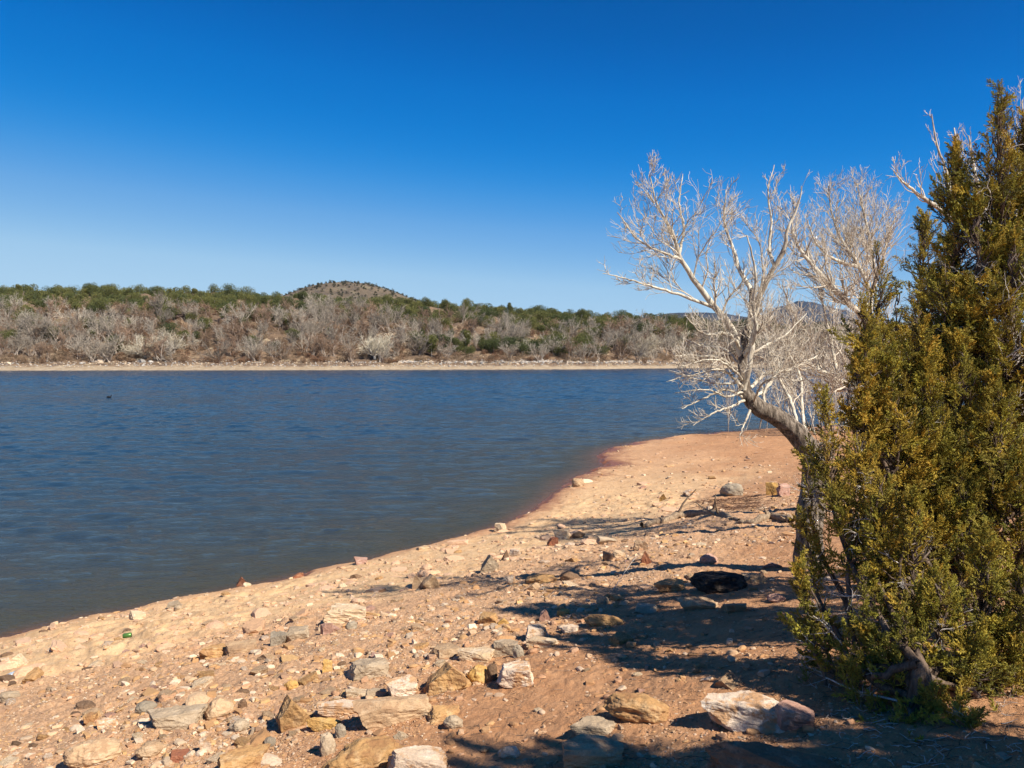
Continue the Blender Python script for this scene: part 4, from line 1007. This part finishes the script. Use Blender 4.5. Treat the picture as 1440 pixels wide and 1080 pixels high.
TG = objrand_mat('grey_far_twigs', (.43, .37, .30), (.21, .175, .14)); TP = objrand_mat('brown_far_twigs', (.31, .205, .14), (.19, .125, .085)); TC = objrand_mat('cream_far_twigs', (.66, .59, .45), (.52, .45, .34))
BG = objrand_mat('far_bark', (.42, .35, .29), (.26, .20, .16)); BW = objrand_mat('far_white_bark', (.62, .57, .5), (.5, .45, .38))
FB = []
for i in range(5): FB.append((far_bare(600 + i, 7.5, 6 + i % 3, TG, BG), 'grey'))
for i in range(4): FB.append((far_bare(620 + i, 6.2, 7, TP, BG), 'brown'))
FBC = [far_bare(640 + i, 8.5, 13, TC, BW, 1.3, .7, True) for i in range(3)]
# far junipers: leaf clumps spread through an uneven crown
def far_jun(seed, h, w, nl, shape=0):
    rg = np.random.default_rng(seed); k = 9; cs = np.stack([rg.normal(size=k) * w * .2, rg.normal(size=k) * w * .2, h * (.25 + .55 * rg.random(k))], 1); rs = w * (.22 + .16 * rg.random(k))
    if shape: cs[:, :2] *= np.clip(1.25 - cs[:, 2:3] / h, .12, 1); rs *= np.clip(1.3 - cs[:, 2] / h, .3, 1)
    w_ = rs ** 2; pk = rg.choice(k, nl, p=w_ / w_.sum()); dv = norm(rg.normal(size=(nl, 3))); C = cs[pk] + dv * (rs[pk] * (.35 + .7 * rg.random(nl) ** .6))[:, None] * np.array([1, 1, 1.05]); C[:, 2] = np.maximum(C[:, 2], .15)
    s = (.10 + .16 * rg.random(nl)); a = norm(rg.normal(size=(nl, 3)) + dv * .0); b_ = norm(np.cross(a, dv + .6 * rg.normal(size=(nl, 3)))); up = norm(dv + np.array([0, 0, .8]) + .5 * rg.normal(size=(nl, 3)))
    V = np.stack([C - b_ * s[:, None] * .5, C + b_ * s[:, None] * .5, C + up * (s * 1.5)[:, None], C + np.cross(b_, up) * s[:, None] * .5], 1).reshape(-1, 3); n = np.arange(nl)[:, None] * 4
    Fc = np.concatenate([n + np.array([[0, 1, 2]]), n + np.array([[0, 2, 3]]), n + np.array([[1, 3, 2]])])
    me = mk('crown', V, Fc, JM, smooth=False, link=False)
    P, R = resample([(0, 0, -.3), (.05, 0, h * .3), (0, .05, h * .75)], [.16, .11, .04], 6); V, Q = tubes(P[None], R[None], 6)
    return me, mk('trunk', V, Q, BG, link=False), (np.concatenate([V]), Fc)
JM = objrand_mat('far_juniper_leaves', (.13, .125, .036), (.05, .066, .024), val=1.0)
FJ = [far_jun(700 + i, 4.6 + .3 * (i % 3), 5.0 + .5 * (i % 4), 2600, 0) for i in range(6)] + [far_jun(720 + i, 7.0, 4.2, 2600, 1) for i in range(3)]
def farpos(px, t):
    uu = (np.asarray(px, float) - 720) / F; Y = shoreY(uu) + t
    return np.stack([uu * Y, Y, farz(uu, t)], -1)
def landmark(px):
    for lim, s in ((70, 'near the left border'), (150, 'left of the dark outcrop'), (260, 'above the grey boulders'), (390, 'left of the hill'), (480, 'below the hill flank'), (580, 'by the pale cottonwood'), (680, 'beyond the pale tree'), (790, 'above the grey riprap'), (900, 'right of the riprap'), (1010, 'left of the cottonwood'), (5000, 'behind the cottonwood')):
        if px < lim: return s
rg = np.random.default_rng(90)
# hand placed bare trees & special ones
def put_tree(nm, parts, pos, s, rot, label, cat, grp, sq=1.0):
    r = empty(nm, tuple(pos), label, cat, grp); r.rotation_euler = (0, 0, rot); r.scale = (s, s, s * sq)
    for pn, me in parts: addobj(pn, me, r)
    return r
put_tree('pale_cottonwood', [('trunk', FBC[0][0]), ('crown', FBC[0][1])], farpos(527, 17) , 1.75, .3, 'pale cream rounded cottonwood with a white trunk at the far shore', 'tree', 'bare trees on the far bank', .78)
for px, t_, s, lab in [(205, 18, 1.35, 'whitish spreading tree above the grey boulders on the far shore'), (245, 26, 1.4, 'pale yellowish tree right of the whitish spreading tree on the far bank'), (735, 30, 1.0, 'small pale tree above the riprap'), (905, 26, 1.5, 'white-stemmed bare tree on the far bank left of the cottonwood'), (955, 40, 1.6, 'large pale grey rounded tree on the far bank beside the leaning cottonwood')]:
    v_ = FBC[int(px) % 3]; put_tree('pale_cottonwood', [('trunk', v_[0]), ('crown', v_[1])], farpos(px, t_), s, px * .7, lab, 'tree', 'bare trees on the far bank', .85)
cnt = 0; acc = []
while cnt < 284:
    px = rg.uniform(-25, 1215); t_ = 12 + 78 * rg.random() ** 1.15
    dens = 1.0
    if 60 < px < 130 and 60 < t_: dens = .25
    if 640 < px < 860 and t_ > 22: dens = .45
    if rg.random() > dens: continue
    if any(abs(px - a) < 7 and abs(t_ - b) < 7 for a, b in acc): 
        if rg.random() < .8: continue
    acc.append((px, t_))
    brown = rg.random() < (.65 if 280 < px < 520 and t_ < 60 else .3)
    opts = [f for f in FB if f[1] == ('brown' if brown else 'grey')]; f = opts[rg.integers(0, len(opts))]
    s = (.85 + .55 * rg.random()) * (1.3 if t_ > 35 else 1.1) * (1.1 if 840 < px < 1000 else 1)
    band = 'at the foot of' if t_ < 30 else 'halfway up' if t_ < 60 else 'high on'
    put_tree('bare_tree', [('trunk', f[0][0]), ('crown', f[0][1])], farpos(px, t_), s, rg.random() * 6.28, f'{"reddish" if brown else "grey"} bare {"shrub" if s < 1.1 else "tree"} {band} the far bank, {landmark(px)}', 'tree', 'bare trees on the far bank'); cnt += 1
# junipers: individuals
spots = []
for px, t_, s in [(607, 22, 1.6), (620, 30, 1.5), (595, 28, 1.3), (640, 24, 1.2), (655, 32, 1.1), (718, 30, 1.25), (748, 32, 1.2), (735, 24, 1.0), (785, 34, 1.3), (790, 24, 1.0), (828, 26, 1.2), (845, 22, 1.0), (805, 26, .9), (35, 58, 1.5), (22, 52, 1.2), (70, 40, 1.3), (88, 44, 1.1), (160, 30, 1.25), (172, 24, 1.1), (182, 60, 1.1), (285, 62, 1.1), (150, 68, 1.0), (50, 56, 1.0), (660, 22, .9), (590, 36, 1.0), (1060, 40, 1.2), (1120, 50, 1.3)]:
    spots.append((px, t_, s, True))
for _ in range(84):
    spots.append((rg.uniform(0, 1150) if _ % 3 else rg.uniform(580, 900), rg.uniform(26, 74), .8 + .6 * rg.random(), True))
while len(spots) < 298:
    px = rg.uniform(-20, 1210); t_ = 74 + 180 * rg.random() ** 1.3
    if any(abs(px - a) < 9 and abs(t_ - b) < 5 for a, b, *_ in spots): continue
    spots.append((px, t_, .95 + .6 * rg.random(), False))
for px, t_, s, low in spots:
    k = rg.integers(6, 9) if (low and 590 < px < 660) else rg.integers(0, 6) if rg.random() < .93 else rg.integers(6, 9)
    me, tr, _ = FJ[k]
    size = 'small' if s < 1.1 else 'large' if s > 1.35 else 'mid-sized'
    band = 'low on the far bank' if low else 'on the rim of the far bank' if t_ < 125 else 'on the plateau skyline'
    put_tree('juniper_tree', [('trunk', tr), ('crown', me)], farpos(px, t_), s, rg.random() * 6.28, f'{size} {"pointed" if k > 5 else "round"} juniper {band}, {landmark(px)}', 'tree', 'junipers on the far bank')
# the rest of the wood reads as one mass
def mass(name, label, n, fn, seed, mat, clump, cs, csz, cat, red=None):
    rg = np.random.default_rng(seed); px, t_, s = fn(rg, n); base = farpos(px, t_)
    m_ = clump; dv = norm(rg.normal(size=(n, m_, 3))); C = base[:, None] + dv * (s[:, None] * cs[0] * (.2 + .8 * rg.random((n, m_)) ** .45))[..., None] * np.array([1, 1, cs[1]]); C[..., 2] += (s * cs[0] * cs[1] * .8)[:, None]
    C[..., 2] = np.maximum(C[..., 2], base[:, None, 2]); C = C.reshape(-1, 3); dv = dv.reshape(-1, 3); nl = len(C); sz = csz * (.6 + .8 * rg.random(nl))
    b_ = norm(np.cross(dv, norm(rg.normal(size=(nl, 3))))); up = norm(dv + np.array([0, 0, .8]) + .5 * rg.normal(size=(nl, 3)))
    V = np.stack([C - b_ * sz[:, None] * .5, C + b_ * sz[:, None] * .5, C + up * (sz * 1.5)[:, None], C + np.cross(b_, up) * sz[:, None] * .5], 1).reshape(-1, 3); q = np.arange(nl)[:, None] * 4
    Fc = np.concatenate([q + np.array([[0, 1, 2]]), q + np.array([[0, 2, 3]]), q + np.array([[1, 3, 2]])])
    return tag(mk(name, V, Fc, mat, smooth=False), label, cat, kind='stuff')
def island_mat(name, a, b_):
    m, nt, b = newmat(name); ge = N(nt, 'ShaderNodeNewGeometry'); v = tc(nt)
    col = mix(nt, ramp(nt, nz(nt, v, .12, 3), [(.4, 0.), (.6, 1.)]), a, b_); hs = N(nt, 'ShaderNodeHueSaturation'); L(nt, col, hs.inputs['Color']); L(nt, math_(nt, 'ADD', math_(nt, 'MULTIPLY', ge.outputs['Random Per Island'], .8), .6), hs.inputs['Value']); L(nt, hs.outputs[0], b.inputs['Base Color']); return m
mass('woodland', 'dense juniper woodland filling the plateau beyond the rim', 1500, lambda r, n: (r.uniform(-60, 1450, n), 90 + 260 * r.random(n) ** .9, .7 + .6 * r.random(n)), 5, island_mat('woodland_leaves', (.12, .115, .034), (.06, .073, .026)), 420, (2.7, .95), .36, 'woodland')
mass('low_scrub', 'low reddish and tan scrub between the trees of the far bank', 2600, lambda r, n: (r.uniform(-60, 1350, n), 9 + 116 * r.random(n), .5 + .8 * r.random(n)), 6, island_mat('scrub_stems', (.17, .09, .052), (.22, .155, .10)), 150, (1.5, .9), .22, 'scrub')
mass('dry_scrub', 'pale dry brush on the far slope', 900, lambda r, n: (r.uniform(-60, 1350, n), 40 + 160 * r.random(n), .4 + .6 * r.random(n)), 16, island_mat('dry_stems', (.30, .24, .14), (.24, .20, .11)), 120, (1.2, .6), .2, 'scrub')
# dots of juniper on the hill
def hill_scrub():
    rg = np.random.default_rng(8); X, Y, Z, R2 = hd; n = 640; i = rg.integers(0, 84, n * 2); j = rg.integers(0, X.shape[1], n * 2)
    k = (np.abs(np.sin(j * .05)) > -1) & (rg.random(n * 2) < .12 + .75 * (i / 84)); i, j = i[k][:n], j[k][:n]; n = len(i)
    base = np.stack([X[i, j], Y[i, j], Z[i, j]], 1); s = 1.2 + 3.2 * rg.random(n) ** 1.5; m_ = 40; dv = norm(rg.normal(size=(n, m_, 3))); C = (base[:, None] + dv * s[:, None, None] * .8 * rg.random((n, m_, 1)) ** .5); C[..., 2] += s[:, None] * .5; C = C.reshape(-1, 3); nl = len(C)
    sz = 1.3 * np.ones(nl); dv = norm(rg.normal(size=(nl, 3))); b_ = norm(np.cross(dv, rg.normal(size=(nl, 3))))
    V = np.stack([C - b_ * .6, C + b_ * .6, C + dv * 1.2, C + np.cross(b_, dv) * .6], 1).reshape(-1, 3); q = np.arange(nl)[:, None] * 4
    tag(mk('hill_scrub', V, np.concatenate([q + np.array([[0, 1, 2]]), q + np.array([[0, 2, 3]]), q + np.array([[1, 3, 2]])]), island_mat('hill_scrub_leaves', (.055, .052, .032), (.08, .072, .042)), smooth=False), 'scattered dark junipers dotting the distant hill', 'scrub', kind='stuff')
hill_scrub()
# outcrops
for i, (px, t_, w, h, lab) in enumerate([(408, 74, 9, 4.5, 'dark brown basalt outcrop below the left foot of the hill'), (432, 78, 7, 3.4, 'second basalt outcrop right of the first, below the hill'), (160, 76, 9, 4, 'dark basalt outcrop on the rim at the left'), (176, 80, 6, 3, 'smaller basalt block right of the left rim outcrop'), (82, 62, 5, 3.2, 'reddish outcrop block on the open slope at the left'), (110, 60, 3.2, 2.6, 'small pointed red rock on the open slope at the left'), (940, 84, 6, 3, 'outcrop under the junipers left of the mesa'), (480, 80, 6, 2.6, 'low dark outcrop under the junipers below the hilltop'), (40, 72, 8, 3.6, 'dark outcrop ledge near the left border of the rim'), (250, 76, 9, 3.4, 'dark ledge between the left rim outcrop and the hill'), (330, 74, 8, 3.6, 'dark ledge just left of the hill flank'), (560, 72, 7, 3, 'dark ledge right of the hilltop'), (700, 60, 7, 3, 'dark ledge above the riprap'), (770, 66, 8, 3, 'ledge behind the pointed junipers above the riprap'), (860, 70, 7, 3, 'ledge above the right end of the riprap'), (120, 50, 5, 2.6, 'dark rock halfway down the left slope')]):
    V, Fc = rock_shape(8000 + i, 4, 'block', (w / 2, w / 3, h / 2), .1); p = farpos(px, t_)
    o = mk('rock_outcrop', V, Fc, FRM[0] if False else (rock_mat('basalt', (.075, .05, .04), (.05, .035, .03), (.12, .08, .06), sc=.06) if i == 0 else bpy.data.materials['basalt'] if i not in (4, 5) else RM['red']), smooth=False)
    o.location = (p[0], p[1], p[2] + h * .25); o.rotation_euler = (0, 0, i); tag(o, lab, 'outcrop', 'rock outcrops on the far bank')
# far shore boulders
FS = rock_mat('far_grey_boulder', (.42, .39, .36), (.34, .31, .28), (.5, .46, .42), sc=.2); FT = rock_mat('far_tan_boulder', (.56, .44, .32), (.48, .37, .27), (.64, .52, .4), sc=.2)
BV = [mk('boulder', *rock_shape(8100 + i, 2, 'block' if i % 2 else 'round', (.5, .4, .3), .06), FS if i % 3 else FT, smooth=False, link=False) for i in range(9)]
rg = np.random.default_rng(97); nb = 0
for i in range(120):
    if i < 6: px, t_, s, lab = [(140, 11, 3.6, 'large grey boulder on the far shore, left of the whitish tree'), (199, 12, 3.0, 'grey flat boulder at the foot of the whitish tree'), (212, 12, 2.4, 'grey boulder right beside the flat one below the whitish tree'), (12, 8, 1.8, 'tan boulder on the far shore at the left border'), (592, 12, 2.2, 'grey boulder where the riprap begins'), (678, 9, 2.0, 'dark-sided boulder low on the far beach')][i]
    else:
        px = rg.uniform(-10, 960) if i < 60 else rg.uniform(560, 900); t_ = rg.uniform(3, 14) if i < 60 else rg.uniform(10, 14); s = .5 + 1.1 * rg.random() ** 2
        lab = f'{"small" if s < .8 else "mid-sized"} pale boulder {"at the water edge" if t_ < 6 else "on the upper part"} of the far shore, {landmark(px)}'
    p = farpos(px, t_); o = addobj('boulder', BV[i % 9], None, (p[0], p[1], p[2] + s * .1), (0, 0, rg.random() * 6), (s, s, s)); tag(o, lab, 'boulder', 'boulders along the far shore')
def rip():
    rg = np.random.default_rng(98); n = 5200; px = np.concatenate([rg.uniform(560, 920, 3300), rg.uniform(-30, 1150, 1900)]); t_ = np.where(np.arange(n) < 3300, rg.normal(12.5, 1.3, n), rg.uniform(2, 15, n)); p = farpos(px, t_); s = .25 + .6 * rg.random(n) ** 2
    V0, F0 = ico(0); J = V0[None] * (s[:, None, None] * np.array([.5, .45, .35])) * (1 + .25 * rg.normal(size=(n, 12, 1))) + p[:, None] + np.array([0, 0, .1])
    C = np.where(rg.random((n, 1)) < .6, np.array([[.42, .39, .36]]), np.array([[.6, .47, .34]])) * (.7 + .5 * rg.random((n, 1)))
    tag(mk('riprap_rubble', J.reshape(-1, 3), (F0[None] + (np.arange(n) * 12)[:, None, None]).reshape(-1, 3), GV, smooth=False, attrs={'gcol': np.repeat(C, 12, 0)}), 'grey rubble strip along the top of the far beach', 'rubble', kind='stuff')
rip()

for o_ in COL.objects:
    if 'label' in o_ and len(o_['label'].split()) > 16: print('LONG', len(o_['label'].split()), o_['label'])
# ------------------------------------------------------------------ haze, world and sun
hz, nt, b = newmat('air_haze'); nt.nodes.remove(b)
pv = N(nt, 'ShaderNodeVolumePrincipled'); pv.inputs['Color'].default_value = (.35, .6, 1, 1); pv.inputs['Density'].default_value = 1.1e-5; pv.inputs['Anisotropy'].default_value = 0.0
L(nt, pv.outputs[0], nt.nodes['Material Output'].inputs['Volume'])
HAZE = True
if HAZE:
    x0, x1, y0, y1, z0, z1 = -19000, 19000, -800, 14900, -90, 700
    V = np.array([(x, y, z) for x in (x0, x1) for y in (y0, y1) for z in (z0, z1)], float)
    Fq = np.array([(0, 1, 3, 2), (4, 6, 7, 5), (0, 4, 5, 1), (2, 3, 7, 6), (0, 2, 6, 4), (1, 5, 7, 3)])
    tag(mk('haze', V, Fq, hz, smooth=False), 'thin blue air between the shore and the mountains', 'haze', kind='stuff')
SUN_EL = math.radians(44); sd = np.array([1, -.88]); sd = sd / np.linalg.norm(sd)
w = bpy.data.worlds.new('World'); scene.world = w; w.use_nodes = True; nt = w.node_tree; bg = nt.nodes['Background']
sky = nt.nodes.new('ShaderNodeTexSky'); sky.sky_type = 'NISHITA'; sky.sun_disc = False; sky.sun_elevation = SUN_EL; sky.sun_rotation = math.atan2(sd[0], sd[1])
sky.altitude = 1800; sky.air_density = 1.0; sky.dust_density = .3; sky.ozone_density = 3.0
sx_ = N(nt, 'ShaderNodeSeparateXYZ'); L(nt, sky.outputs[0], sx_.inputs[0])
# tone of the deep high-altitude sky, driven by the brightness of the physical sky
ch_ = math_(nt, 'POWER', math_(nt, 'MULTIPLY', sx_.outputs[1], .1), 1.45)
rp = N(nt, 'ShaderNodeValToRGB'); el = rp.color_ramp.elements; rp.color_ramp.interpolation = 'B_SPLINE'
st_ = [(.0, (0, .02, .09)), (.05, (0, .06, .25)), (.0878, (0, .120, .48)), (.1151, (0, .165, .59)), (.1640, (.006, .238, .695)), (.2100, (.055, .312, .742)), (.2642, (.141, .392, .775)), (.3437, (.235, .491, .807)), (.426, (.36, .60, .84)), (.60, (.44, .66, .86))]
while len(el) < len(st_): el.new(.5)
for e_, (p_, c_) in zip(el, st_): e_.position = p_ / .6; e_.color = c4(c_)
L(nt, math_(nt, 'DIVIDE', ch_, .6), rp.inputs[0])
sc_ = N(nt, 'ShaderNodeVectorMath', operation='SCALE'); sc_.inputs['Scale'].default_value = 1 / .1602; L(nt, rp.outputs[0], sc_.inputs[0])
L(nt, sc_.outputs[0], bg.inputs[0]); bg.inputs[1].default_value = .1
sl = bpy.data.lights.new('sun', 'SUN'); sl.energy = 5.0; sl.angle = math.radians(.6); sl.color = (1, .93, .80)
so = bpy.data.objects.new('sun', sl); COL.objects.link(so)
dirv = Vector((sd[0] * math.cos(SUN_EL), sd[1] * math.cos(SUN_EL), math.sin(SUN_EL))); so.rotation_euler = dirv.to_track_quat('Z', 'Y').to_euler(); so.location = (20, -5, 30)
vs = scene.view_settings; scene.display_settings.display_device = 'sRGB'; vs.view_transform = 'Standard'; vs.look = 'None'; vs.exposure = .68; vs.gamma = 1
scene.render.engine = 'CYCLES'; scene.cycles.max_bounces = 6; scene.cycles.diffuse_bounces = 3; scene.cycles.volume_bounces = 0; scene.cycles.use_denoising = True
